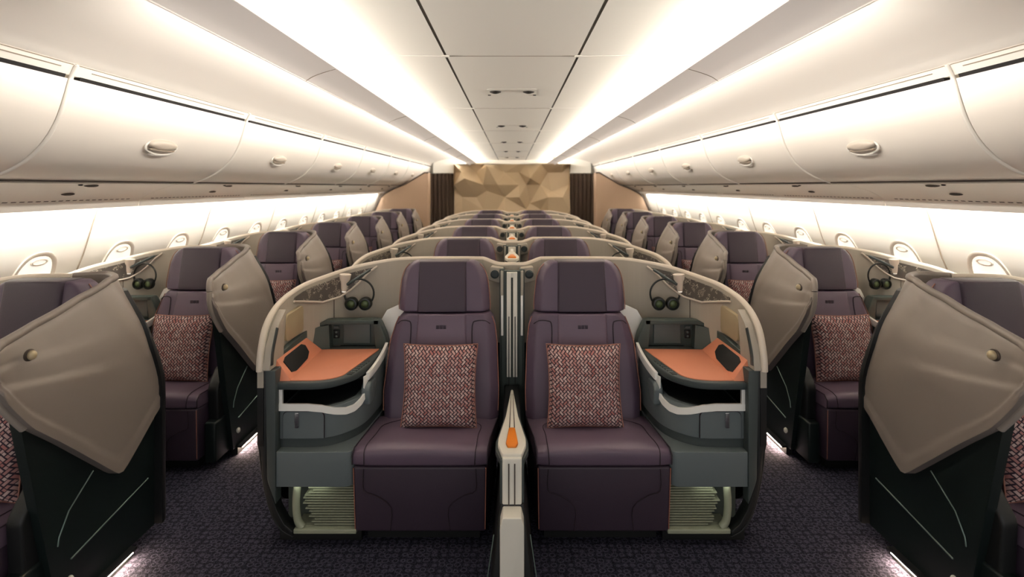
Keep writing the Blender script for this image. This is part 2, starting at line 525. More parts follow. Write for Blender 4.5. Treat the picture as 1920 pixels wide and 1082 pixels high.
# wall panel seams and windows
def wall_x(z):
    return interp(z, [(0.0, 3.06), (0.5, 3.10), (0.85, 3.09), (1.12, 3.03), (1.28, 2.965), (1.52, 2.89), (1.645, 2.845)])
for s in (-1, 1):
    for d in [3.53 + 1.36 * i for i in range(-1, 6)]:
        pts = [(s * (wall_x(z) - 0.001), d, z) for z in [0.7, 0.85, 1.0, 1.12, 1.2, 1.28, 1.38, 1.5, 1.595]]
        tag(finish('wall_seam', MB().tube(pts, 0.005, 6), 'line'), kind='structure')
def window_pt(s, d, a, b, cz, off):
    z = cz + b
    nx, nz = 0.92, 0.38
    return (s * (wall_x(z) - off * nx), d + a, z - off * nz * 0)
widx = 0
for s in (-1, 1):
    for d in [2.52 + 0.68 * i for i in range(12)]:
        widx += 1
        cz = 1.13
        def ring(ra, rb, off, n=36, p=2.6):
            out = []
            for k in range(n):
                q = 2 * PI * k / n
                ca, sa = math.cos(q), math.sin(q)
                out.append(window_pt(s, d, ra * math.copysign(abs(ca) ** (2 / p), ca), rb * math.copysign(abs(sa) ** (2 / p), sa), cz, off))
            return out
        mb = MB().ring_loft([ring(0.150, 0.212, -0.004), ring(0.147, 0.209, 0.010), ring(0.136, 0.198, 0.012), ring(0.122, 0.184, 0.004), ring(0.118, 0.180, -0.004)], closed=True, cap=False)
        wf = finish('window_%d' % widx, mb, 'sill', angle=60); tag(wf, kind='structure')
        wf2 = finish('window_blind', MB().ring_loft([ring(0.121, 0.183, -0.003), ring(0.121, 0.183, 0.0035)]), 'blind', parent=wf, angle=60)
        zc = cz + 0.145
        def oval(ra, rb, off):
            return [(s * (wall_x(zc + rb * math.sin(q)) - off), d + ra * math.cos(q), zc + rb * math.sin(q)) for q in [2 * PI * k / 20 for k in range(20)]]
        finish('blind_grip', MB().ring_loft([oval(0.056, 0.022, 0.002), oval(0.056, 0.022, 0.012), oval(0.048, 0.015, 0.013), oval(0.046, 0.013, 0.006)], closed=True, cap=False), 'sill', parent=wf, angle=60)

# ------------------------------------------------------------------ overhead bins
BP = [(2.022, 2.318), (2.035, 2.29), (2.046, 2.266)]                      # lintel above the door
BD = [(2.05, 2.250), (2.075, 2.16), (2.11, 2.06), (2.165, 1.965), (2.24, 1.886), (2.31, 1.84), (2.375, 1.81), (2.47, 1.778)]
ORD = ['nearest', 'second', 'third', 'fourth', 'fifth', 'sixth', 'seventh', 'farthest']
def bin_profile(poly_pts, y0, y1, s, th, n=3):
    P = catmull([(a, b, 0) for a, b in poly_pts], n)
    out = []
    for i in range(len(P)):
        t = (P[min(i + 1, len(P) - 1)] - P[max(i - 1, 0)]).normalized()
        nn = Vector((t.y, -t.x, 0))
        if nn.x < 0: nn = -nn
        out.append(P[i] + nn * th)
    mb = MB()
    mb.sheet(lambda i, j: (s * P[i].x, (y0, y1)[j], P[i].y), lambda i, j: (s * out[i].x, (y0, y1)[j], out[i].y), len(P), 2)
    return mb, P
for s in (-1, 1):
    sd = 'left' if s < 0 else 'right'
    for k in range(8):
        a = 0.80 + 1.57 * k; b = min(a + 1.57, Y1)
        an = (s * 2.3, (a + b) / 2, 1.8)
        e = empty('overhead_bin', an)
        tag(e, '%s cream overhead bin along the %s side' % (ORD[k], sd) + (', next to the end wall' if k == 7 else ', counted from the camera'), 'overhead bin', 'cream overhead bins')
        mb, P = bin_profile(BD, a + 0.012, b - 0.012, s, 0.03)
        door = finish('door', mb, 'bin', parent=e, anchor=an, angle=50)
        mb, _ = bin_profile(BP, a + 0.006, b - 0.006, s, 0.03, 2)
        finish('lintel', mb, 'bin', parent=e, anchor=an)
        # black gap under the lintel
        finish('gap_strip', MB().hexa([(s * 2.049, a + 0.05, 2.250), (s * 2.075, a + 0.05, 2.250), (s * 2.075, b - 0.03, 2.250), (s * 2.049, b - 0.03, 2.250)],
                                     [(s * 2.043, a + 0.05, 2.267), (s * 2.075, a + 0.05, 2.267), (s * 2.075, b - 0.03, 2.267), (s * 2.043, b - 0.03, 2.267)]), 'gap', parent=e, anchor=an)
        mb = MB()
        for z, x, e0 in ((2.314, 2.022, 0.02), (2.295, 2.030, 0.10)):
            mb.tube([(s * x, a + e0, z), (s * x, b - e0 * 0.7, z)], 0.0022, 6)
        finish('lintel_groove', mb, 'line', parent=e, anchor=an)
        # joint ring between bins
        pts = [(s * (p.x - 0.002), a, p.y) for p in P]
        pts = [(s * 2.018, a, 2.312), (s * 2.04, a, 2.27)] + pts
        finish('joint_strip', MB().tube(pts, 0.010, 8), 'binedge', parent=e, anchor=an, angle=60)
        if b - a > 1.3:
            hy = (a + b) / 2 - 0.03
            nrm = Vector((-0.92 * s, 0, -0.38)); up = Vector((-0.33 * s, 0, 0.94))
            def hp(ang, r1, r2, off, dz=0.0):
                base = Vector((s * 2.137, hy, 2.005))
                return base + Vector((0, 1, 0)) * math.cos(ang) * r1 + up * (math.sin(ang) * r2 + dz) + nrm * off
            rr = lambda r1, r2, off, dz=0.0: [hp(2 * PI * q / 24, r1, r2, off, dz) for q in range(24)]
            h = finish('handle', MB().ring_loft([rr(0.125, 0.034, 0.0), rr(0.122, 0.032, 0.012), rr(0.105, 0.024, 0.022), rr(0.06, 0.012, 0.026)]), 'handle', parent=e, anchor=an, angle=50)
            finish('handle_recess', MB().ring_loft([rr(0.145, 0.052, 0.001, -0.018), rr(0.142, 0.050, 0.004, -0.018), rr(0.132, 0.042, 0.005, -0.018), rr(0.130, 0.040, 0.001, -0.018)], closed=True, cap=False), 'binedge', parent=h, anchor=an, angle=50)
            finish('grip_slot', MB().ring_loft([rr(0.112, 0.010, 0.004, -0.030), rr(0.108, 0.007, 0.016, -0.030)]), 'line', parent=h, anchor=an, angle=50)

# ------------------------------------------------------------------ passenger service panels below the bins
PS = [(2.475, 1.768), (2.56, 1.745), (2.66, 1.71), (2.745, 1.660), (2.755, 1.640), (2.765, 1.605)]
tagc = 0
for s in (-1, 1):
    sd = 'left' if s < 0 else 'right'
    profile_sheet('trim_service_%s' % sd, [(2.45, 1.776), (2.478, 1.776)], 'slot', side=s, th=0.01)
    for k in range(8):
        a = 0.82 + 1.48 * k; b = min(a + 1.48, 12.9)
        an = (s * 2.65, (a + b) / 2, 1.7)
        e = empty('service_panel', an)
        tag(e, '%s cream service panel under the %s bins' % (ORD[k], sd) + ' with reading lights and air slots', 'service panel', 'passenger service panels')
        mb, P = bin_profile(PS, a + 0.003, b - 0.003, s, 0.02, 2)
        finish('cover', mb, 'bin', parent=e, anchor=an, angle=30)
        mb = MB()
        n = 26
        for i in range(n):
            y = a + 0.10 + (b - a - 0.2) * i / n
            mb.hexa([(s * 2.738, y, 1.664), (s * 2.752, y, 1.656), (s * 2.752, y + 0.03, 1.656), (s * 2.738, y + 0.03, 1.664)],
                    [(s * 2.736, y, 1.668), (s * 2.756, y, 1.664), (s * 2.756, y + 0.03, 1.664), (s * 2.736, y + 0.03, 1.668)])
        finish('air_grille', mb, 'slot', parent=e, anchor=an)
        c = (a + b) / 2
        for (x, z, dy, r) in ((2.52, 1.756, 0.02, 0.05), (2.67, 1.705, 0.03, 0.045)):
            cy = 3.08 + 1.48 * (k - 1) + dy - 0.04
            if cy > b: cy = c
            finish('reading_light', MB().ball((s * x, cy, z), (0.022, r, 0.010)), 'slot', parent=e, anchor=an, angle=80)
        finish('indicator', MB().ball((s * 2.50, 3.08 + 1.48 * (k - 1) - 0.12, 1.76), (0.01, 0.014, 0.006)), 'gap', parent=e, anchor=an, angle=80)

# ------------------------------------------------------------------ ceiling outlets
for k in range(5):
    d = 3.60 + 2.02 * k
    an = (0, d, 2.42)
    e = empty('ceiling_fixture', an)
    tag(e, '%s ceiling fixture with two dark crescent openings between the seams' % (ORD[k] if k < 4 else 'farthest'), 'ceiling fixture', 'fixtures in the centre ceiling')
    finish('cover_plate', MB().prism(rounded([(-0.17, d - 0.10), (0.17, d - 0.10), (0.17, d + 0.16), (-0.17, d + 0.16)], 0.03), 'z', 2.4192, 2.422), 'ceil', parent=e, anchor=an)
    for s in (-1, 1):
        pts = [(s * 0.117 + x, d - 0.022 * math.cos(x / 0.04 * 1.4), 2.4155) for x in [-0.038 + 0.076 * i / 8 for i in range(9)]]
        finish('light_opening', MB().tube(pts, lambda t: 0.004 + 0.012 * math.sin(PI * t), 8), 'opening', parent=e, anchor=an, angle=80)
        finish('sensor', MB().box(s * 0.165 - 0.01, s * 0.165 + 0.01, d + 0.12, d + 0.15, 2.4175, 2.4195), 'opening', parent=e, anchor=an)

# ------------------------------------------------------------------ end of the cabin
tag(finish('wall_end', MB().box(-3.2, 3.2, Y1 + 0.05, Y1 + 0.1, 0, 2.6), 'wall'), kind='structure')
an = (0, Y1 - 0.05, 0)
e = empty('relief_wall_panel', an)
tag(e, 'champagne gold feature wall of large faceted hexagons at the cabin end', 'wall panel')
finish('backing', MB().box(-1.45, 1.45, 12.93, 13.0, 0.0, 2.315), 'gold', parent=e, anchor=an)
def relief():
    mb = MB()
    R = 0.36
    rnd = random.Random(11)
    jit = {}
    def vert(x, z):
        k = (round(x, 3), round(z, 3))
        if k not in jit:
            jit[k] = mb.v((min(1.45, max(-1.45, x)), 12.90 - rnd.choice([0.0, 0.04, 0.14, 0.20]), min(2.315, max(0.3, z))))
        return jit[k]
    for i in range(-4, 5):
        for j in range(-1, 5):
            cx = i * R * 1.5; cz = 0.55 + j * R * math.sqrt(3) + (R * math.sqrt(3) / 2 if i % 2 else 0)
            hv = [vert(cx + R * math.cos(q * PI / 3), cz + R * math.sin(q * PI / 3)) for q in range(6)]
            cdir = rnd.choice([0, 2, 4, 1])
            if rnd.random() < 0.75:
                c = mb.v((min(1.45, max(-1.45, cx + 0.5 * R * math.cos(cdir * PI / 3))), 12.90 - rnd.choice([-0.03, 0.05, 0.30]), min(2.315, max(0.3, cz + 0.5 * R * math.sin(cdir * PI / 3)))))
                for q in range(6): mb.face([hv[q], hv[(q + 1) % 6], c])
            else:
                for q in (0, 2, 4): mb.face([hv[q], hv[(q + 1) % 6], hv[(q + 2) % 6]])
                mb.face([hv[0], hv[2], hv[4]])
    bmesh.ops.dissolve_degenerate(mb.bm, dist=0.0005, edges=mb.bm.edges)
    return mb
finish('faceted_relief', relief(), 'gold', parent=e, anchor=an, angle=8)
for s in (-1, 1):
    sd = 'left' if s < 0 else 'right'
    mb = MB()
    n = 90
    f = lambda i, j, o=0: (s * (1.46 + 0.66 * i / n), 12.88 + 0.035 * math.sin(i / n * 2 * PI * 6.5) + o, 0.02 + 2.06 * j)
    mb.sheet(lambda i, j: f(i, j), lambda i, j: f(i, j, 0.012), n + 1, 2)
    tag(finish('curtain', mb, 'curtain', anchor=(s * 1.8, 12.88, 0.02), angle=60), 'dark brown pleated curtain to the %s of the gold feature wall' % sd, 'curtain', 'brown curtains at the cabin end')
    tag(finish('wall_header_' + sd, MB().box(s * 1.455, s * 1.98, 12.84, 13.04, 2.09, 2.46), 'wall'), kind='structure')
    poly = [(1.80, 0.0), (1.80, 2.05), (1.88, 2.05), (2.08, 1.93), (2.3, 1.80), (2.55, 1.70), (2.72, 1.61), (2.82, 1.52), (2.96, 1.2), (3.03, 0.8), (3.02, 0.0)]
    mb = MB().prism([(s * x, z) for x, z in poly], 'd', 10.95, 11.25)
    an = (s * 2.4, 11.1, 0)
    e = empty('closet', an)
    tag(e, 'tan closet wall behind the farthest window seat on the %s' % sd, 'closet', 'tan closets at the cabin end')
    finish('body', mb, 'tan', parent=e, anchor=an)
    finish('edge_trim', MB().tube([(s * (x - 0.005), 10.945, z) for x, z in poly[1:-1]], 0.014, 8), 'slot', parent=e, anchor=an, angle=60)
tag(finish('wall_header_centre', MB().box(-1.455, 1.455, 12.88, 13.04, 2.318, 2.47), 'ceil'), kind='structure')

# ------------------------------------------------------------------ seat suites
PITCH = 1.27
UW = 1.79                       # window suites start at the far aisle edge
class Ctx:
    def __init__(s, kind, side): s.kind = kind; s.side = side
    def map(s, p):
        u = p[0]
        if s.kind == 'w':
            if u > 0.74: u = 0.74 + (u - 0.74) * 0.90
            u += UW
        return Vector((s.side * u, p[1], p[2]))
    def thing(s, name, anchor):
        s.an = s.map(anchor)
        s.root = empty(name, s.an)
        return s.root
    def part(s, name, mb, m, parent=None, **k):
        return finish(name, mb, m, parent=parent or s.root, anchor=s.an, fmap=s.map, **k)

# rim of the shell: (u, depth, height), from the middle of the pair to the aisle side
RIM = [(0.0, 3.205, 1.262), (0.07, 3.205, 1.262), (0.115, 3.222, 1.272), (0.17, 3.25, 1.288), (0.22, 3.252, 1.291), (0.45, 3.255, 1.291), (0.70, 3.255, 1.286), (0.879, 3.235, 1.262), (0.975, 3.205, 1.245), (1.056, 3.155, 1.226),
       (1.140, 3.04, 1.203), (1.190, 2.93, 1.188), (1.218, 2.82, 1.168), (1.230, 2.70, 1.143), (1.232, 2.60, 1.105), (1.230, 2.52, 1.045), (1.227, 2.475, 0.96), (1.227, 2.462, 0.89), (1.227, 2.46, 0.86)]
RIMC = catmull(RIM, 5)
def rim_split(kind):
    if kind == 'c': return RIMC
    return [p for p in RIMC if p.x >= 0.449]
def plan_offset(P, t):
    out = []
    n = len(P)
    for i in range(n):
        a = P[max(i - 1, 0)]; b = P[min(i + 1, n - 1)]
        dx, dy = b.x - a.x, b.y - a.y
        l = math.hypot(dx, dy)
        if l < 1e-5:
            dx, dy, l = 0, -1, 1
        # inward = towards the seat (smaller depth for the back wall, smaller u for the side)
        nx, ny = dy / l, -dx / l
        out.append(Vector((P[i].x + nx * t, P[i].y + ny * t, P[i].z)))
    return out
def wall_at(u):
    """inner wall depth and rim height at a given u on the back/side curve"""
    P = plan_offset(RIMC, 0.03)
    best = None
    for a, b in zip(P, P[1:]):
        if (a.x - u) * (b.x - u) <= 0 and abs(b.x - a.x) > 1e-6:
            t = (u - a.x) / (b.x - a.x)
            return a.lerp(b, t)
    return P[-1]

def build_shell(ctx):
    ctx.thing('suite_shell', (0.7, 3.2, 0))
    P = rim_split(ctx.kind)
    I = plan_offset(P, 0.03)
    up = [p for p in range(len(P)) if P[p].z > 0.875]
    n = len(up)
    ZB = 0.78
    f = lambda i, j: (P[i].x, P[i].y, ZB + (P[i].z - ZB) * j / 4)
    g = lambda i, j: (I[i].x, I[i].y, ZB + (P[i].z - ZB) * j / 4)
    sh = ctx.part('shell_panel', MB().sheet(f, g, n, 5), 'shell', angle=50)
    zb = lambda p: 0.06 + (0.45 * max(0.0, 1 - (p.y - 2.46) / 0.35) ** 2 if p.x > 1.1 else 0.0)
    zf = lambda i, j: (P[i].x, P[i].y, zb(P[i]) * (1 - j) + 0.78 * j)
    zg = lambda i, j: (I[i].x, I[i].y, zb(P[i]) * (1 - j) + 0.78 * j)
    ctx.part('lower_panel', MB().sheet(zf, zg, n, 2), 'black', angle=50)
    mid = plan_offset(P, 0.012)
    ctx.part('rim', MB().tube(mid, 0.0165, 10), 'rim', angle=80)
    # front post of the side arm
    post = ctx.part('front_post', MB().prism(rounded([(1.137, 0.22), (1.178, 0.34), (1.187, 0.865), (1.137, 0.865)], [0.0, 0.02, 0.0, 0.0]), 'd', 2.455, 2.52), 'grey_d', bevel=0.004)
    ctx.part('outer_post', MB().prism([(1.222, 0.865), (1.218, 0.5), (1.205, 0.36), (1.185, 0.25), (1.155, 0.155), (1.11, 0.09), (1.06, 0.06), (1.06, 0.085), (1.10, 0.12), (1.137, 0.19), (1.16, 0.27), (1.185, 0.40), (1.187, 0.865)], 'd', 2.465, 2.53), 'black', bevel=0.003)
    ctx.part('front_post_edge', MB().tube(catmull([(1.224, 2.47, 0.85), (1.221, 2.47, 0.5), (1.207, 2.47, 0.36), (1.187, 2.47, 0.25), (1.157, 2.47, 0.155), (1.112, 2.47, 0.088), (1.06, 2.47, 0.058)], 4), 0.004, 8), 'black', angle=80, parent=post)
    # thick front end of the arm
    arm = MB()
    arm.prism(rounded([(2.452, 0.862), (2.60, 0.862), (2.64, 1.12), (2.56, 1.066), (2.485, 0.975)], 0.01), 'u', 1.165, 1.215)
    ctx.part('arm_end', arm, 'shell', bevel=0.012)
    sl = catmull([(1.163, 2.475, 0.885), (1.163, 2.485, 0.95), (1.162, 2.53, 1.05)], 5)
    ctx.part('arm_slot', MB().tube(sl, 0.015, 8, flat=0.3), 'grey_d', angle=80)
    # inner wall details, in (u on the wall curve, height)
    def patch(us, zlo, zhi, off, th, mb=None):
        mb = mb or MB()
        pts = [wall_at(u) for u in us]
        ns = []
        for i in range(len(pts)):
            a = pts[max(i - 1, 0)]; b = pts[min(i + 1, len(pts) - 1)]
            dx, dy = b.x - a.x, b.y - a.y
            l = math.hypot(dx, dy)
            ns.append((dy / l, -dx / l))
        F = lambda i, j, o: (pts[i].x + ns[i][0] * o, pts[i].y + ns[i][1] * o, (zlo(us[i], pts[i]), zhi(us[i], pts[i]))[j])
        mb.sheet(lambda i, j: F(i, j, off + th), lambda i, j: F(i, j, off), len(us), 2)
        return mb
    lipz = lambda u: interp(u, [(0.84, 1.258), (0.90, 1.215), (0.96, 1.15), (1.0, 1.115), (1.05, 1.08), (1.12, 1.07), (1.17, 1.10), (1.195, 1.128)])
    us = [0.87 + (1.192 - 0.87) * i / 22 for i in range(23)]
    sp = ctx.part('sparkle_panel', patch(us, lambda u, p: lipz(u), lambda u, p: max(p.z - 0.02, lipz(u) + 0.004), 0.0, 0.006), 'sparkle', angle=50)
    lip = []
    for u in [0.85 + 0.342 * i / 24 for i in range(25)]:
        p = wall_at(u); lip.append((p.x - 0.006, p.y - 0.010, lipz(u)))
    ctx.part('curved_lip', MB().tube(lip, 0.006, 8), 'rim', angle=80)
    # vertical joint and square bronze pad on the side wall
    pj = [wall_at(1.075)]
    ctx.part('joint_line', MB().tube([(pj[0].x - 0.002, pj[0].y - 0.002, z) for z in (0.96, 1.02, 1.068)], 0.002, 6), 'slot')
    pad = MB()
    a0 = Vector((1.201, 2.69)); a1 = Vector((1.178, 2.86))
    nrm = Vector((-(a1 - a0).y, (a1 - a0).x)).normalized()
    if nrm.x > 0: nrm = -nrm
    shp = rounded([(0, 0.945), (0.0, 1.055), (0.015, 1.07), (0.155, 1.09), (0.17, 1.075), (0.17, 0.955), (0.155, 0.94), (0.015, 0.93)], 0.01)
    dirv = (a1 - a0).normalized()
    A = [Vector((*(a0 + dirv * t + nrm * -0.02), z)) for t, z in shp]; B = [Vector((*(a0 + dirv * t + nrm * 0.014), z)) for t, z in shp]
    pad.ring_loft([A, B])
    ctx.part('square_pad', pad, 'bronze', bevel=0.004)
    # reading lamp hanging under the rim
    L = Vector((0.998, 3.06, 0))
    lamp = ctx.part('reading_lamp', MB().lathe((L.x, L.y, 1.225), (0.08, 0, -1), [(0.034, 0), (0.03, 0.03), (0.022, 0.045), (0.018, 0.085), (0.014, 0.10)]), 'rim', angle=50)
    ctx.part('lamp_lens', MB().lathe((L.x + 0.009, L.y, 1.126), (0.08, 0, -1), [(0.013, 0), (0.011, 0.008)]), 'lampw', parent=lamp)
    hk = [(L.x - 0.01, L.y - 0.01, 1.165), (L.x - 0.06, L.y + 0.02, 1.195), (L.x - 0.12, L.y + 0.10, 1.235)]
    ctx.part('lamp_bracket', MB().tube(hk, 0.009, 8), 'grey_d', angle=80)
    # white lower insert between cubby and seat
    ctx.part('white_insert', MB().prism([(0.62, 0.5), (0.80, 0.5), (0.80, 0.93), (0.76, 1.0), (0.66, 1.045), (0.62, 1.05)], 'd', 3.10, 3.12), 'white', bevel=0.003)
    # small round light near the inner end of the shell
    if ctx.kind == 'c':
        ctx.part('inner_bracket', MB().prism(rounded([(0.045, 1.25), (0.13, 1.262), (0.15, 1.18), (0.08, 1.16), (0.045, 1.17)], 0.015), 'd', 3.12, 3.19), 'shell', bevel=0.006)
        ctx.part('round_socket', MB().lathe((0.105, 3.12, 1.215), (0, -1, 0), [(0.026, 0), (0.026, 0.008), (0.018, 0.01), (0.017, 0.002)]), 'grey_d', angle=40)
        ctx.part('edge_stripe', MB().box(0.052, 0.066, 3.05, 3.08, 0.86, 1.10), 'white', bevel=0.002)
        ctx.part('edge_stripe_upper', MB().box(0.052, 0.068, 3.05, 3.08, 1.10, 1.245), 'shell', bevel=0.002)
        ctx.part('side_channel', MB().box(0.045, 0.075, 3.08, 3.2, 0.3, 1.25), 'cubby')
    return ctx.root

# the tall wing on the aisle side of the window suites
def wr(z):
    t = min(1, max(0, (z - 0.72) / 0.56)); t = t * t * (3 - 2 * t)
    return 0.05 + 0.28 * t
TOPZ = [(p.x, p.y) for p in catmull([(0.0, 1.13, 0), (0.02, 1.160, 0), (0.06, 1.178, 0), (0.18, 1.187, 0), (0.40, 1.203, 0), (0.67, 1.230, 0), (0.92, 1.264, 0), (1.2, 1.292, 0), (1.6, 1.301, 0), (3.0, 1.292, 0)], 4)]
LEAN = [(0.0, 0.0), (0.15, 0.045), (0.45, 0.085), (0.9, 0.105), (1.4, 0.09), (1.9, 0.0), (3.0, 0.0)]
def wing_xy(q, z, off):
    """q 0..1 straight side, 1..2 corner, 2..3 back; the shoulder leans in towards the top"""
    x_ = min(1, max(0, (interp(q, TOPZ) - z) / 0.30))
    off = off - interp(q, LEAN) * (1 - x_) ** 2.2
    r = wr(z)
    if q <= 1:
        return (-off, 2.38 + q * (3.25 - r - 2.38), z)
    if q <= 2:
        a = (q - 1) * PI / 2
        return (r - (r + off) * math.cos(a), 3.25 - r + (r + off) * math.sin(a), z)
    return (r + (q - 2) * (0.46 - r), 3.25 + off, z)
BOTZ = [(0.0, 1.09), (0.015, 1.05), (0.05, 0.99), (0.16, 0.865), (0.64, 0.475), (0.67, 0.463), (0.70, 0.473), (1.0, 0.64), (1.2, 0.70), (2.0, 0.75), (3.0, 0.78)]
def build_wing(ctx):
    NQ, NZ = 84, 40
    qs = []
    for i in range(NQ + 1):
        t = i / NQ
        qs.append(3 * t ** 1.35 if t > 0 else 0)
    def grid(off_extra):
        def f(i, j):
            q = qs[i]
            t, b = interp(q, TOPZ), interp(q, BOTZ)
            z = b + (t - b) * j / NZ
            o = off_extra
            if off_extra >= 0.02:
                # stepped ridges that follow the upper edge, and a flat border along the lower edge
                dtop = t - z
                for edge in (0.05 + 0.10 * min(q, 1.2), 0.11 + 0.20 * min(q, 1.2)):
                    s_ = min(1, max(0, (dtop - edge) / 0.022)); o += 0.009 * s_ * s_ * (3 - 2 * s_)
                o = off_extra + (o - off_extra) * (1 - min(1, max(0, (q - 0.55) / 0.4)) ** 2 * 0.9)
                dl = z - b
                s_ = min(1, max(0, (dl - 0.055) / 0.008)); o -= 0.006 * s_
                if q < 0.06: o -= 0.012 * (1 - q / 0.06) ** 2
                if dtop < 0.02: o -= 0.01 * (1 - dtop / 0.02) ** 2
            return wing_xy(q, z, o)
        return f
    w_ = ctx.part('wing_panel', MB().sheet(grid(0.022), grid(-0.012), NQ + 1, NZ + 1), 'wing', angle=40)
    top = [wing_xy(q, interp(q, TOPZ), 0.004) for q in qs]
    ctx.part('wing_rim', MB().tube(top, 0.017, 10), 'wing', angle=80, parent=w_)
    fr = [wing_xy(q, interp(q, BOTZ), 0.003) for q in [0.16 * (1 - k / 12) for k in range(13)]] + [wing_xy(0.0, 1.11, 0.003), wing_xy(0.0, 1.13, 0.003)]
    ctx.part('wing_front_edge', MB().tube(fr, 0.014, 10), 'wing_edge', angle=80, parent=w_)
    # dark lower side
    def lo(off):
        def f(i, j):
            q = 0.135 + (2.0 - 0.135) * i / 30
            z0 = 0.055 if q > 0.35 else 0.055
            zt = min(1.15, interp(q, BOTZ) + 0.12)
            z = z0 + (zt - z0) * j / 12
            p = wing_xy(q, z, off)
            if i == 0 or q < 0.34:
                # leading edge slopes back towards the floor
                dmin = 2.50 + 0.16 * (1 - (z - 0.05) / 0.83)
                p = (p[0], max(p[1], dmin), p[2])
            return p
        return f
    ctx.part('lower_side_panel', MB().sheet(lo(-0.006), lo(-0.045), 31, 13), 'dkgreen', angle=40)
    def eg(off):
        def f(i, j):
            z = 0.06 + (1.235 - 0.06) * j / 24
            qa = 1.0 if z < 0.7 else 1.0 + 0.55 * ((z - 0.7) / 0.53) ** 1.4
            qb = qa + 0.55
            return wing_xy(qa + (qb - qa) * i / 8, z, off)
        return f
    ctx.part('rear_edge_guard', MB().sheet(eg(0.034), eg(-0.02), 9, 25), 'black', angle=50)
    def strip(p, q, r):
        return MB().tube([(-0.0 + 0.004 - 0.003, p[0], p[1]), (0.001, q[0], q[1])], r, 8)
    ctx.part('trim_line', strip((3.15, 0.315), (2.71, 0.238), 0.0035), 'trimline', angle=80)
    ctx.part('trim_line', MB().tube([(0.001, 2.82, 0.535), (0.001, 2.70, 0.44), (0.001, 2.655, 0.363), (0.001, 2.65, 0.33)], 0.003, 8), 'trimline', angle=80)
    ctx.part('foot_stud', MB().ball((-0.004, 2.70, 0.16), (0.012, 0.014, 0.018)), 'cream', angle=80)
    hk = ctx.part('coat_hook', MB().ball((-0.024, 2.515, 1.13), (0.014, 0.016, 0.018)), 'bronze', angle=80)
    ctx.part('hook_ring', MB().lathe((-0.012, 2.515, 1.13), (-1, 0, 0), [(0.022, 0), (0.022, 0.005), (0.016, 0.006)]), 'slot', parent=hk)
    ctx.part('inner_armrest', MB().prism(rounded([(2.56, 0.10), (3.15, 0.10), (3.15, 0.60), (2.62, 0.60), (2.54, 0.50)], 0.03), 'u', 0.04, 0.105), 'black', bevel=0.012)
    ctx.part('front_foot', MB().box(0.03, 0.10, 2.50, 2.66, 0.05, 0.30), 'dkgreen', bevel=0.012)

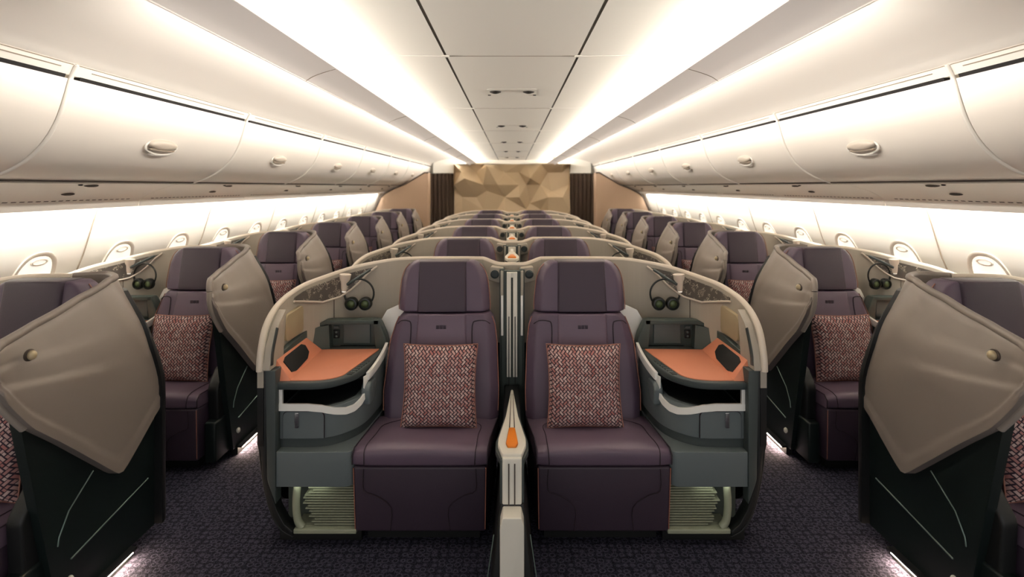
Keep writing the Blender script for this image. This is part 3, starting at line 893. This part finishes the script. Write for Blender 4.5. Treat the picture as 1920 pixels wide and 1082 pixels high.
def build_seat(ctx, centre_mark=True):
    ctx.thing('cabin_seat', (0.44, 2.75, 0))
    # front lower face
    b = MB().hexa([(0.128, 2.478, 0.075), (0.762, 2.478, 0.075), (0.752, 2.98, 0.075), (0.09, 2.98, 0.075)],
                  [(0.123, 2.462, 0.398), (0.767, 2.462, 0.398), (0.752, 2.98, 0.398), (0.085, 2.98, 0.398)])
    base = ctx.part('leg_rest', b, 'leather_dark', bevel=0.012)
    mb = MB()
    for pts in ([(0.30, 2.458 + 0.02, 0.08), (0.305, 2.468, 0.20), (0.23, 2.464, 0.26), (0.175, 2.462, 0.285), (0.175, 2.459, 0.39)],
                [(0.59, 2.478, 0.08), (0.585, 2.468, 0.20), (0.66, 2.464, 0.26), (0.715, 2.462, 0.285), (0.715, 2.459, 0.39)]):
        mb.tube(catmull(pts, 3), 0.0022, 6)
    ctx.part('stitching', mb, 'seam', parent=base, angle=80)
    mb = MB()
    for u in (0.130, 0.760): mb.tube([(u, 2.478, 0.09), (u + (u - 0.44) * 0.015, 2.464, 0.392)], 0.0026, 6)
    ctx.part('piping', mb, 'piping', parent=base, angle=80)
    ctx.part('floor_mount', MB().box(0.16, 0.72, 2.55, 3.05, 0.0, 0.078), 'black')
    # seat cushion
    cu = MB()
    prof = rounded([(2.455, 0.402), (2.452, 0.492), (2.88, 0.472), (2.90, 0.402)], [0.02, 0.075, 0.02, 0.01], 8)
    def wid(d): return interp(d, [(2.45, 0.122), (2.55, 0.118), (2.85, 0.076)]), interp(d, [(2.45, 0.768), (2.85, 0.742)])
    rings = []
    for k in range(15):
        t = k / 14
        ring = []
        for d, z in prof:
            a, c_ = wid(d)
            e_ = 0.012 * (abs(2 * t - 1) ** 8)
            crown = 0.010 * (1 - (2 * t - 1) ** 2) * (1 if z > 0.45 else 0)
            ring.append((a + (c_ - a) * t, d + (e_ if d < 2.6 else 0), z + crown - (e_ if z > 0.45 else 0)))
        rings.append(ring)
    cu.ring_loft(rings)
    cushion = ctx.part('seat_cushion', cu, 'leather', bevel=0.007, angle=50)
    def topz(d, u):
        base_ = interp(d, [(2.452, 0.41), (2.4535, 0.455), (2.462, 0.476), (2.49, 0.4865), (2.53, 0.4885), (2.88, 0.472)])
        t = (u - 0.12) / 0.64
        return base_ + 0.010 * (1 - (2 * t - 1) ** 2) * (1 if base_ > 0.45 else 0)
    mb = MB()
    for a, c_ in (((0.175, 0.178, 0.165, 0.15, 0.225)), (0.715, 0.712, 0.70, 0.69, 0.62)) if False else ():
        pass
    for sgn in (-1, 1):
        cc = 0.44
        path = [(2.4505, 0.266), (2.4505, 0.268), (2.50, 0.268), (2.60, 0.262), (2.70, 0.262), (2.74, 0.235), (2.78, 0.18), (2.86, 0.15)]
        pts = [(cc - sgn * 0.0 + sgn * w_ * 1.0 - (0.0 if sgn > 0 else 0.0) + interp(d, [(2.45, 0.005), (2.9, -0.03)]), d, 0) for d, w_ in path]
        pts2 = []
        for i, p in enumerate(catmull(pts, 5)):
            d = p.y
            z = topz(d, p.x)
            pts2.append((p.x, d, z - 0.0005))
        pts2 = [(pts[0][0], 2.4515, 0.41), (pts[0][0], 2.4505, 0.43)] + pts2[6:]
        mb.tube(pts2, 0.0022, 6)
    ctx.part('stitching', mb, 'seam', parent=cushion, angle=80)
    mb = MB()
    mb.tube([(0.120, 2.462, 0.41), (0.119, 2.460, 0.455), (0.118, 2.485, 0.480), (0.112, 2.58, 0.480), (0.078, 2.85, 0.466)], 0.003, 6)
    mb.tube([(0.770, 2.462, 0.41), (0.770, 2.460, 0.455), (0.768, 2.485, 0.480), (0.743, 2.85, 0.466)], 0.003, 6)
    ctx.part('piping', mb, 'seam', parent=cushion, angle=80)
    # backrest
    D = lambda z: interp(z, [(0.46, 2.80), (1.04, 2.93)])
    def slab(outline, dfront, thick, nz=16, bulge=0.0):
        """outline: list of (z, ua, ub)"""
        mb = MB()
        rings = []
        z0, z1 = outline[0][0], outline[-1][0]
        for k in range(nz + 1):
            z = z0 + (z1 - z0) * k / nz
            ua = interp(z, [(o[0], o[1]) for o in outline]); ub = interp(z, [(o[0], o[2]) for o in outline])
            ring = []
            n = 14
            for i in range(n + 1):
                t = i / n
                u = ua + (ub - ua) * t
                edge = 1 - abs(2 * t - 1)
                rnd = 0.05 * max(0, 1 - edge / 0.16) ** 2
                ring.append((u, dfront(z) + rnd - bulge * math.sin(PI * t), z))
            ring.append((ub, dfront(z) + thick, z)); ring.append((ua, dfront(z) + thick, z))
            rings.append(ring)
        mb.ring_loft(rings)
        return mb
    back = ctx.part('backrest', slab([(0.46, 0.074, 0.715), (0.60, 0.074, 0.722), (0.86, 0.085, 0.70), (0.96, 0.098, 0.672), (1.005, 0.112, 0.655), (1.022, 0.135, 0.63)], D, 0.13, bulge=0.006), 'leather_side', bevel=0.012, angle=50)
    ctx.part('back_centre_panel', slab([(0.50, 0.235, 0.565), (0.86, 0.24, 0.56), (1.022, 0.245, 0.555)], lambda z: D(z) - 0.016, 0.05, bulge=0.004), 'leather', bevel=0.008, parent=back, angle=50)
    mb = MB()
    for u0, u1, u2 in ((0.565, 0.575, 0.655), (0.235, 0.225, 0.125)):
        mb.tube(catmull([(u0 + (u1 - u0), D(0.7) - 0.006, 0.70), (u1, D(0.85) - 0.006, 0.85), (u1, D(0.96) - 0.006, 0.965), (u1 + (u2 - u1) * 0.25, D(0.985) - 0.004, 0.985), (u1 + (u2 - u1) * 0.7, D(0.985) + 0.0, 0.985), (u2, D(0.96) + 0.016, 0.965)], 5), 0.0028, 6)
    ctx.part('stitching', mb, 'seam', parent=back, angle=80)
    mb = MB()
    mb.tube([(0.078, D(0.5) + 0.045, 0.50), (0.075, D(0.6) + 0.045, 0.60), (0.086, D(0.86) + 0.045, 0.86), (0.099, D(0.96) + 0.045, 0.955), (0.115, D(1.0) + 0.045, 0.998)], 0.0026, 6)
    mb.tube([(0.718, D(0.5) + 0.045, 0.50), (0.723, D(0.6) + 0.045, 0.60), (0.70, D(0.86) + 0.045, 0.86), (0.673, D(0.96) + 0.045, 0.955), (0.655, D(1.0) + 0.045, 0.998)], 0.0026, 6)
    ctx.part('piping', mb, 'piping', parent=back, angle=80)
    mb = MB()
    for i in range(3):
        mb.box(0.373 + i * 0.020, 0.373 + i * 0.020 + 0.016, D(0.955) - 0.0235, D(0.955) - 0.0195, 0.945, 0.966)
    ctx.part('embossed_mark', mb, 'leather_dark', parent=back, bevel=0.001)
    # headrest
    H = lambda z: interp(z, [(1.02, 2.935), (1.31, 2.985)])
    hd = ctx.part('headrest', slab([(1.028, 0.128, 0.658), (1.08, 0.128, 0.660), (1.20, 0.142, 0.650), (1.26, 0.162, 0.632), (1.295, 0.190, 0.605), (1.312, 0.225, 0.57)], H, 0.10, nz=24), 'leather_side', bevel=0.012, angle=50)
    ctx.part('head_pad', slab([(1.030, 0.245, 0.562), (1.10, 0.247, 0.560), (1.315, 0.252, 0.555)], lambda z: H(z) - 0.014, 0.115, nz=10, bulge=0.004), 'leather_dark', bevel=0.008, parent=hd, angle=50)
    mb = MB()
    for sg, col in ((0, 1), (1, 2)):
        pts = [(1.035, 0.128, 0.658), (1.08, 0.128, 0.660), (1.20, 0.142, 0.650), (1.26, 0.162, 0.632), (1.295, 0.190, 0.605)]
        mb.tube(catmull([(p[col], H(p[0]) + 0.045, p[0]) for p in pts], 4), 0.0024, 6)
    ctx.part('piping', mb, 'piping', parent=hd, angle=80)
    return ctx.root

def build_console(ctx, lit=False):
    ctx.thing('side_console', (0.95, 2.75, 0))
    # lower armrest box
    low = rounded([(1.137, 2.462), (0.766, 2.462), (0.752, 2.62), (0.738, 2.95), (1.137, 2.95)], [0.004, 0.05, 0.0, 0.0, 0.0])
    ctx.part('armrest_box', MB().prism(low, 'z', 0.302, 0.470), 'grey', bevel=0.018, seg=4)
    plan = [(1.137, 2.50), (0.98, 2.50), (0.90, 2.515), (0.835, 2.56), (0.785, 2.63), (0.758, 2.72), (0.742, 2.88), (0.742, 3.0)]
    pl = catmull([(a, b, 0) for a, b in plan], 4)
    body_poly = [(p.x, p.y) for p in pl] + [(1.137, 3.0)]
    sk = [(p.x + 0.006, p.y + 0.012) for p in pl] + [(1.137, 3.0)]
    ctx.part('skirt', MB().prism(sk, 'z', 0.465, 0.515), 'grey_d')
    body = ctx.part('body', MB().prism(body_poly, 'z', 0.515, 0.668), 'grey', bevel=0.004)
    # helper: ribbon along the curved front
    def ribbon(t0, t1, zl, zh, off, th, n=28):
        L = [Vector((p.x, p.y)) for p in pl]
        cum = [0]
        for a, b in zip(L, L[1:]): cum.append(cum[-1] + (b - a).length)
        tot = cum[-1]
        def at(t):
            s_ = t * tot
            for i in range(len(L) - 1):
                if s_ <= cum[i + 1] or i == len(L) - 2:
                    k = (s_ - cum[i]) / (cum[i + 1] - cum[i])
                    d = (L[i + 1] - L[i]).normalized()
                    nn = Vector((d.y, -d.x))
                    return L[i].lerp(L[i + 1], k), (nn if nn.dot(Vector((-0.5, -1))) > 0 else -nn)
        mb = MB()
        ts = [t0 + (t1 - t0) * i / n for i in range(n + 1)]
        def F(i, j, o):
            p, nn = at(ts[i])
            q = p + nn * o
            return (q.x, q.y, (zl(ts[i]), zh(ts[i]))[j])
        mb.sheet(lambda i, j: F(i, j, off + th), lambda i, j: F(i, j, off), n + 1, 2)
        return mb
    # side wall towards the seat above the body
    ctx.part('seat_side_panel', ribbon(0.60, 0.995, lambda t: 0.66, lambda t: interp(t, [(0.60, 0.675), (0.66, 0.755), (0.80, 0.775), (1, 0.80)]), -0.01, 0.01), 'grey')
    # white wavy trim: a sill under the opening that climbs beside the table edge
    zs = [(0.0, 0.690), (0.18, 0.690), (0.26, 0.682), (0.34, 0.660), (0.41, 0.645), (0.47, 0.645), (0.53, 0.662), (0.575, 0.69), (0.60, 0.72)]
    wt = MB()
    ctx.part('white_sill', ribbon(0.0, 0.60, lambda t: interp(t, zs) - 0.034, lambda t: interp(t, zs), 0.0, 0.010, 48), 'white')
    ctx.part('white_post', ribbon(0.555, 0.60, lambda t: 0.675, lambda t: 0.762, 0.0, 0.008, 6), 'white', bevel=0.0015)
    ctx.part('white_post', MB().box(1.122, 1.139, 2.492, 2.51, 0.664, 0.762), 'white', bevel=0.002)
    ctx.part('white_ribbon', ribbon(0.59, 0.995, lambda t: interp(t, [(0.59, 0.735), (0.75, 0.755), (1, 0.795)]), lambda t: interp(t, [(0.59, 0.775), (0.75, 0.797), (1, 0.838)]), 0.0, 0.016), 'white', bevel=0.0015)
    # storage opening
    cav = ctx.part('open_shelf', MB().box(0.80, 1.137, 2.86, 2.90, 0.66, 0.77), 'black')
    ctx.part('shelf_rail', MB().tube([(1.10, 2.56, 0.742), (0.93, 2.56, 0.742)], 0.006, 8), 'chrome', parent=cav, angle=80)
    ctx.part('shelf_floor', MB().prism([(1.12, 2.505), (0.99, 2.505), (0.91, 2.53), (0.85, 2.575), (0.81, 2.65), (0.80, 2.86), (1.12, 2.86)], 'z', 0.668, 0.672), 'black', parent=cav)
    # small locker door with its latch
    ctx.part('door_gap', MB().prism(rounded([(0.918, 0.52), (0.918, 0.652), (1.122, 0.652), (1.122, 0.52)], [0, 0.03, 0.03, 0]), 'd', 2.4985, 2.505), 'seam')
    dr = ctx.part('locker_door', MB().prism(rounded([(0.9205, 0.52), (0.9205, 0.6495), (1.1195, 0.6495), (1.1195, 0.52)], [0, 0.03, 0.03, 0]), 'd', 2.4965, 2.51), 'grey')
    ctx.part('latch', MB().prism(rounded([(1.040, 0.572), (1.040, 0.647), (1.060, 0.647), (1.060, 0.572)], 0.005), 'd', 2.489, 2.498), 'chrome', parent=dr, bevel=0.002)
    # round pad on the seat side
    ctx.part('knee_pad', MB().prism(rounded([(2.66, 0.61), (2.65, 0.70), (2.68, 0.728), (2.77, 0.72), (2.79, 0.69), (2.74, 0.62)], 0.015), 'u', 0.738, 0.785), 'grey', bevel=0.01)
    # table slab and its leather
    tp = [(1.16, 2.478), (0.98, 2.478), (0.895, 2.497), (0.838, 2.545), (0.795, 2.61), (0.772, 2.71), (0.756, 2.88), (0.748, 3.03), (0.755, 3.06), (1.16, 3.06)]
    tc = catmull([(a, b, 0) for a, b in tp[:8]], 4)
    poly = [(p.x, p.y) for p in tc] + tp[8:]
    ctx.part('table_slab', MB().prism(poly, 'z', 0.763, 0.798), 'grey_d', bevel=0.006)
    lt = [(1.088, 2.503), (0.98, 2.503), (0.905, 2.522), (0.855, 2.565), (0.838, 2.63), (0.815, 2.75), (0.78, 2.95), (0.775, 2.985), (1.108, 2.975)]
    lc = catmull([(a, b, 0) for a, b in lt[:8]], 4)
    poly2 = [(p.x, p.y) for p in lc] + lt[8:]
    ctx.part('table_top', MB().prism(poly2, 'z', 0.797, 0.803), 'orange', bevel=0.002)
    # raised orange side with a dark recess
    rs = MB().hexa([(1.086, 2.50, 0.798), (1.175, 2.50, 0.798), (1.175, 2.95, 0.798), (1.105, 2.975, 0.798)],
                   [(1.086, 2.505, 0.803), (1.168, 2.53, 0.895), (1.168, 2.90, 0.895), (1.105, 2.972, 0.803)])
    sd_ = ctx.part('raised_side', rs, 'orange', bevel=0.003)
    def onside(d, t, off):   # t 0 bottom 1 top of the sloping face
        a = Vector((interp(d, [(2.5, 1.086), (2.975, 1.105)]), d, 0.803)); b = Vector((1.168, d, 0.895))
        n_ = Vector((-(b - a).z, 0, (b - a).x)).normalized()
        if n_.x > 0: n_ = -n_
        p = a.lerp(b, t) + n_ * off
        return p
    shp = rounded([(2.555, 0.20), (2.56, 0.74), (2.60, 0.86), (2.80, 0.88), (2.83, 0.72), (2.82, 0.36), (2.76, 0.16), (2.60, 0.10)], 0.012)
    ctx.part('side_recess', MB().ring_loft([[onside(d, t, -0.012) for d, t in shp], [onside(d, t, 0.006) for d, t in shp]]), 'black', parent=sd_)
    ctx.part('wall_ledge', MB().prism([(2.485, 0.798), (2.487, 0.86), (2.55, 0.905), (2.80, 0.925), (2.93, 0.935), (2.93, 0.798)], 'u', 1.166, 1.196), 'cubby', bevel=0.004)
    # back cubby
    out = rounded([(0.728, 0.80), (0.745, 0.87), (0.785, 0.965), (1.10, 0.962), (1.15, 0.94), (1.155, 0.80)], [0, 0.02, 0.03, 0.03, 0.01, 0])
    cb = ctx.part('cubby', MB().prism(out, 'd', 3.055, 3.075), 'cubby', bevel=0.004)
    fr = MB()
    fr.prism(rounded([(0.728, 0.80), (0.745, 0.87), (0.785, 0.965), (0.815, 0.965), (0.800, 0.80)], 0.004), 'd', 3.0, 3.06)
    fr.prism([(0.785, 0.940), (0.785, 0.965), (1.10, 0.962), (1.165, 0.93), (1.150, 0.918), (1.09, 0.940)], 'd', 3.0, 3.06)
    ctx.part('cubby_frame', fr, 'cubby', parent=cb, bevel=0.004)
    ctx.part('inset_panel', MB().box(0.845, 1.005, 3.045, 3.057, 0.815, 0.932), 'cubby_in', parent=cb, bevel=0.004)
    mb = MB().box(1.03, 1.065, 3.046, 3.057, 0.845, 0.895)
    ctx.part('power_socket', mb, 'black', parent=cb, bevel=0.003)
    mb = MB()
    for i in range(2): mb.ball((1.047, 3.044, 0.858 + i * 0.024), (0.007, 0.003, 0.007), 10, 6)
    mb.box(1.032, 1.062, 3.044, 3.057, 0.905, 0.918)
    ctx.part('socket_ports', mb, 'cubby_in', parent=cb)
    ctx.part('left_fill', MB().hexa([(1.07, 3.0, 0.80), (1.17, 2.93, 0.80), (1.17, 3.06, 0.80), (1.07, 3.06, 0.80)], [(1.08, 3.01, 0.935), (1.17, 2.95, 0.925), (1.17, 3.06, 0.925), (1.08, 3.06, 0.935)]), 'cubby', parent=cb)
    # control buttons on the seat-side table border
    mb = MB()
    def edge_pt(t):
        a = Vector((0.822, 2.60, 0.800)); b = Vector((0.790, 2.78, 0.800))
        return a.lerp(b, t)
    kp = ctx.part('control_panel', MB().hexa([(0.836, 2.585, 0.796), (0.812, 2.585, 0.796), (0.774, 2.79, 0.796), (0.802, 2.79, 0.796)], [(0.836, 2.585, 0.801), (0.812, 2.585, 0.801), (0.774, 2.79, 0.801), (0.802, 2.79, 0.801)]), 'black', bevel=0.001)
    for r in range(3):
        for c_ in range(6):
            t = (c_ + 0.7) / 6.6
            p = edge_pt(t) + Vector(((r - 1) * 0.009 - 0.004, 0, 0))
            mb.box(p.x - 0.0028, p.x + 0.0028, p.y - 0.008, p.y + 0.008, 0.7995, 0.8030)
    ctx.part('buttons', mb, 'cubby_in', parent=kp)
    # foot well below the armrest box
    fw = ctx.part('footwell_back', MB().box(0.745, 1.137, 2.60, 2.62, 0.03, 0.302), 'cubby')
    mb = MB()
    for i in range(16):
        z = 0.096 + i * 0.0128
        w_ = 1.03 - 0.04 * random.random() - 0.05 * abs(i - 9) / 9
        mb.hexa([(0.760, 2.50, z), (w_, 2.50, z), (w_, 2.60, z + 0.003), (0.760, 2.60, z + 0.003)], [(0.760, 2.50, z + 0.004), (w_, 2.50, z + 0.004), (w_, 2.60, z + 0.007), (0.760, 2.60, z + 0.007)])
    ctx.part('louvres', mb, 'olive', parent=fw)
    ctx.part('footwell_sill', MB().box(0.755, 1.06, 2.475, 2.60, 0.066, 0.088), 'olive', bevel=0.004)
    ctx.part('footwell_post', MB().tube(catmull([(1.05, 2.50, 0.30), (1.056, 2.50, 0.2), (1.048, 2.50, 0.12), (1.025, 2.50, 0.085)], 4), 0.019, 8), 'olive', angle=80)
    ctx.part('plinth', MB().prism(rounded([(2.53, 0.0), (2.53, 0.068), (3.1, 0.068), (3.1, 0.0)], 0.004), 'u', 0.745, 1.15), 'black')
    if lit:
        lp = bpy.data.lights.new('footwell_lamp', 'AREA'); lp.shape = 'RECTANGLE'; lp.size = 0.16; lp.size_y = 0.03; lp.energy = 0.045; lp.color = (0.95, 1.0, 0.80)
        lo_ = bpy.data.objects.new('footwell_lamp', lp); C.objects.link(lo_); lo_.parent = ctx.root
        lo_.location = ctx.map((0.98, 2.475, 0.296)) - ctx.an
        lo_.rotation_euler = (math.radians(25), 0, 0)
    return ctx.root

def build_pillow(ctx):
    ctx.thing('throw_pillow', (0.385, 2.73, 0.48))
    N = 22
    W, Hh = 0.200, 0.212
    tilt = math.radians(12)
    mb = MB()
    uvl = []
    def P(i, j, sgn):
        a = -1 + 2 * i / N; b = -1 + 2 * j / N
        th = 0.062 * (max(0, (1 - a ** 4) * (1 - b ** 4))) ** 0.55
        pin = 1 - 0.07 * (1 - b * b) if True else 1
        pin2 = 1 - 0.05 * (1 - a * a)
        u = a * W * pin; v = b * Hh * pin2
        y = -sgn * th
        z = v * math.cos(tilt) - y * math.sin(tilt) * 0 
        return (0.385 + u, 2.722 + y + (v * math.sin(tilt)), 0.692 + z)
    F = [[mb.v(P(i, j, 1)) for j in range(N + 1)] for i in range(N + 1)]
    G = [[F[i][j] if i in (0, N) or j in (0, N) else mb.v(P(i, j, -1)) for j in range(N + 1)] for i in range(N + 1)]
    uvlay = mb.bm.loops.layers.uv.new('UVMap')
    uvm = {}
    for i in range(N + 1):
        for j in range(N + 1):
            uvm[F[i][j]] = (i / N, j / N); uvm[G[i][j]] = (i / N, j / N)
    for i in range(N):
        for j in range(N):
            for q in ([F[i][j], F[i + 1][j], F[i + 1][j + 1], F[i][j + 1]], [G[i][j], G[i][j + 1], G[i + 1][j + 1], G[i + 1][j]]):
                f = mb.face(q)
                if f:
                    for l in f.loops: l[uvlay].uv = uvm[l.vert]
    ctx.part('cover', mb, 'pillow', angle=80)
    edge = [P(i, 0, 1) for i in range(N)] + [P(N, j, 1) for j in range(N)] + [P(N - i, N, 1) for i in range(N)] + [P(0, N - j, 1) for j in range(N)]
    ctx.part('piping', MB().tube(edge, 0.0032, 6, closed=True), 'piping', angle=80)
    return ctx.root

def build_headphones(ctx):
    y = 3.125
    ctx.thing('headphones', (0.93, y, 1.0))
    cy = 1.035
    hb = []
    for k in range(25):
        a = math.radians(-38 + 256 * k / 24)
        hb.append((0.938 + 0.090 * math.cos(a), y + 0.010, 1.095 + 0.088 * math.sin(a)))
    ctx.part('headband', MB().tube(hb, 0.006, 8), 'hp', angle=80)
    for u in (0.896, 0.981):
        cp = ctx.part('ear_cup', MB().lathe((u, y + 0.02, cy), (0, -1, 0), [(0.026, 0), (0.040, 0.008), (0.041, 0.03), (0.036, 0.042), (0.027, 0.044), (0.026, 0.036)], 24), 'hp', angle=50)
        ctx.part('ear_pad', MB().lathe((u, y - 0.010, cy), (0, -1, 0), [(0.026, 0), (0.024, 0.006), (0.012, 0.012), (0.004, 0.013)], 20), 'hpcup', parent=cp, angle=60)
    return ctx.root

# ---- build each kind once, then copy along the cabin
def name_side(s): return 'left' if s < 0 else 'right'
CROW = ['nearest', 'second', 'third', 'fourth', 'fifth', 'farthest']
WROW = ['nearest', 'second', 'third', 'fourth', 'fifth', 'sixth', 'farthest']
LIFT = 0.0
for s in (-1, 1):
    sd = name_side(s)
    # centre block
    c = Ctx('c', s)
    sh = build_shell(c); se = build_seat(c); co = build_console(c, True); pi_ = build_pillow(c); hp_ = build_headphones(c)
    for k in range(6):
        r = CROW[k]
        def put(o, first, lab, cat, grp):
            t = o if k == 0 else copy_tree(o)
            if k: t.location.y = o.location.y + PITCH * k
            tag(t, lab, cat, grp)
        put(sh, 0, 'beige curved suite shell of the %s centre row, %s half' % (r, sd), 'seat shell', 'centre suite shells')
        put(se, 0, 'purple leather centre seat %s of the divider, %s centre row' % (sd, r), 'seat', 'centre cabin seats')
        if k < 2: put(hp_, 0, 'black headphones hanging in the %s half of the %s centre row' % (sd, r), 'headphones', 'headphones in the centre block')
        if k < 1:
            put(co, 0, 'grey side console with orange table %s of the nearest centre row seats' % sd, 'side console', 'centre side consoles')
            put(pi_, 0, 'red and cream woven pillow on the %s seat of the nearest centre row' % sd, 'pillow', 'pillows on the centre seats')
    # window block
    c = Ctx('w', s)
    sh = build_shell(c); build_wing(c)
    se = build_seat(c); co = build_console(c); pi_ = build_pillow(c); hp_ = build_headphones(c)
    for o in (sh, se, co, pi_, hp_): o.location.y -= PITCH / 2
    an = c.map((0.0, 2.22, 0.0))
    fl_ = empty('aisle_floor_light', an)
    finish('light_strip', MB().box(-0.022, 0.0, 2.72, 3.02, 0.040, 0.046), 'ledf', parent=fl_, anchor=c.map((0, 2.22 + PITCH / 2, 0)), fmap=c.map)
    finish('housing', MB().box(-0.026, 0.04, 2.70, 3.04, 0.0465, 0.058).box(0.0, 0.04, 2.70, 3.04, 0.0, 0.0465), 'black', parent=fl_, anchor=c.map((0, 2.22 + PITCH / 2, 0)), fmap=c.map)
    for k in range(7):
        r = WROW[k]
        def put(o, lab, cat, grp):
            t = o if k == 0 else copy_tree(o)
            if k: t.location.y = o.location.y + PITCH * k
            tag(t, lab, cat, grp)
        put(sh, '%s taupe winged suite shell along the %s windows' % (r, sd), 'seat shell', 'window suite shells')
        put(se, '%s purple leather seat along the %s windows' % (r, sd), 'seat', 'window cabin seats')
        put(fl_, 'floor light under the %s window suite on the %s aisle' % (r, sd), 'floor light', 'aisle floor lights')
        if k < 5:
            put(pi_, 'red and cream woven pillow on the %s seat along the %s windows' % (r, sd), 'pillow', 'pillows on the window seats')
        if k < 4: put(hp_, 'black headphones hanging in the %s suite along the %s windows' % (r, sd), 'headphones', 'headphones in the window suites')
        if k < 4: put(co, 'grey side console with orange table in the %s suite along the %s windows' % (r, sd), 'side console', 'window side consoles')

# ------------------------------------------------------------------ centre divider
def build_divider():
    an = Vector((0, 2.6, 0))
    e = empty('seat_divider', an)
    P = lambda n, mb, m, parent=None, **k: finish(n, mb, m, parent=parent or e, anchor=an, **k)
    # rear track between the backrests
    P('track_backing', MB().box(-0.062, 0.062, 3.06, 3.10, 0.30, 1.245), 'cubby')
    tr = P('track_strips', MB().box(-0.0315, -0.006, 3.03, 3.06, 0.62, 1.240).box(0.006, 0.0315, 3.03, 3.06, 0.62, 1.240).box(-0.007, 0.007, 3.03, 3.06, 1.21, 1.240), 'cream', bevel=0.002)
    P('track_line', MB().box(-0.021, -0.016, 3.026, 3.03, 0.55, 0.98).box(0.016, 0.021, 3.026, 3.03, 0.55, 0.98), 'black', parent=tr)
    # low wall under the armrest
    body = P('body', MB().prism(rounded([(2.18, 0.05), (2.13, 0.30), (2.17, 0.60), (3.06, 0.57), (3.06, 0.05)], 0.02), 'u', -0.045, 0.045), 'black', bevel=0.01)
    P('lower_housing', MB().hexa([(-0.098, 2.06, 0.0), (0.098, 2.06, 0.0), (0.098, 2.9, 0.0), (-0.098, 2.9, 0.0)], [(-0.05, 2.14, 0.42), (0.05, 2.14, 0.42), (0.06, 2.9, 0.40), (-0.06, 2.9, 0.40)]), 'black', bevel=0.008)
    # armrest: tapered top, front face and base, cream
    top = rounded([(0.006, 2.84), (0.030, 2.52), (0.062, 2.29), (0.062, 2.245), (0.041, 2.155), (-0.041, 2.155), (-0.062, 2.245), (-0.062, 2.29), (-0.030, 2.52), (-0.006, 2.84)], [0.0, 0.02, 0.01, 0.01, 0.01, 0.01, 0.01, 0.01, 0.02, 0.0])
    P('armrest_top', MB().prism(top, 'z', 0.598, 0.622), 'cream', bevel=0.005)
    wd = rounded([(0.0, 2.92), (0.040, 2.53), (0.072, 2.30), (0.072, 2.235), (0.051, 2.16), (-0.051, 2.16), (-0.072, 2.235), (-0.072, 2.30), (-0.040, 2.53)], 0.008)
    P('armrest_underside', MB().prism(wd, 'z', 0.575, 0.599), 'grey_d', bevel=0.004)
    P('front_strip', MB().box(-0.041, 0.041, 2.142, 2.17, 0.10, 0.61), 'cream', bevel=0.006)
    P('front_strip_border', MB().box(-0.051, 0.051, 2.152, 2.18, 0.20, 0.60), 'grey_d', bevel=0.006)
    P('front_grooves', MB().box(-0.016, -0.011, 2.138, 2.144, 0.335, 0.588).box(0.009, 0.014, 2.138, 2.144, 0.335, 0.588), 'slot')
    P('top_grooves', MB().hexa([(-0.014, 2.385, 0.62), (-0.009, 2.385, 0.62), (-0.004, 2.78, 0.62), (-0.006, 2.78, 0.62)], [(-0.014, 2.385, 0.6232), (-0.009, 2.385, 0.6232), (-0.004, 2.78, 0.6232), (-0.006, 2.78, 0.6232)])
      .hexa([(0.009, 2.385, 0.62), (0.014, 2.385, 0.62), (0.006, 2.78, 0.62), (0.004, 2.78, 0.62)], [(0.009, 2.385, 0.6232), (0.014, 2.385, 0.6232), (0.006, 2.78, 0.6232), (0.004, 2.78, 0.6232)]), 'slot')
    P('latch', MB().prism(rounded([(0.014, 2.375), (0.027, 2.235), (0.019, 2.205), (-0.019, 2.205), (-0.027, 2.235), (-0.014, 2.375)], 0.006), 'z', 0.620, 0.632), 'latch', bevel=0.004)
    P('front_base', MB().prism(rounded([(0.049, 0.0), (0.049, 0.375), (0.038, 0.412), (-0.038, 0.412), (-0.049, 0.375), (-0.049, 0.0)], 0.006), 'd', 2.06, 2.18), 'cream', bevel=0.008)
    P('front_base_line', MB().tube([(-0.075, 2.10, 0.32), (-0.098, 2.06, 0.18), (-0.101, 2.055, 0.02)], 0.002, 6).tube([(0.075, 2.10, 0.32), (0.098, 2.06, 0.18), (0.101, 2.055, 0.02)], 0.002, 6), 'trimline')
    return e
dv = build_divider()
tag(dv, 'lowered cream divider with orange latch between the nearest centre row seats', 'seat divider', 'dividers between the centre seats')
def build_raised():
    e = copy_tree(dv)
    an = Vector((0, 2.6, 0))
    P = lambda n, mb, m, parent=None, **k: finish(n, mb, m, parent=parent or e, anchor=an, **k)
    sc = P('privacy_screen', MB().box(-0.012, 0.012, 2.26, 2.98, 0.62, 1.235), 'white', bevel=0.004)
    P('screen_face', MB().box(-0.016, 0.016, 2.30, 2.97, 0.62, 1.215), 'cubby', parent=sc)
    top = rounded([(0.010, 2.70), (0.050, 2.40), (0.050, 2.32), (0.030, 2.24), (-0.030, 2.24), (-0.050, 2.32), (-0.050, 2.40), (-0.010, 2.70)], 0.01)
    tpp = P('screen_cap', MB().prism(top, 'z', 1.232, 1.252), 'cream', bevel=0.004, parent=sc)
    P('screen_latch', MB().prism(rounded([(0.012, 2.42), (0.030, 2.29), (-0.030, 2.29), (-0.012, 2.42)], 0.006), 'z', 1.250, 1.262), 'latch', bevel=0.003, parent=sc)
    return e
rd = build_raised()
rd.location.y = dv.location.y + PITCH
tag(rd, 'raised divider with orange latched cap in the second centre row', 'seat divider', 'dividers between the centre seats')
for k in range(2, 6):
    t = copy_tree(rd)
    t.location.y = dv.location.y + PITCH * k
    tag(t, 'raised divider with latched cap in the %s centre row' % CROW[k], 'seat divider', 'dividers between the centre seats')
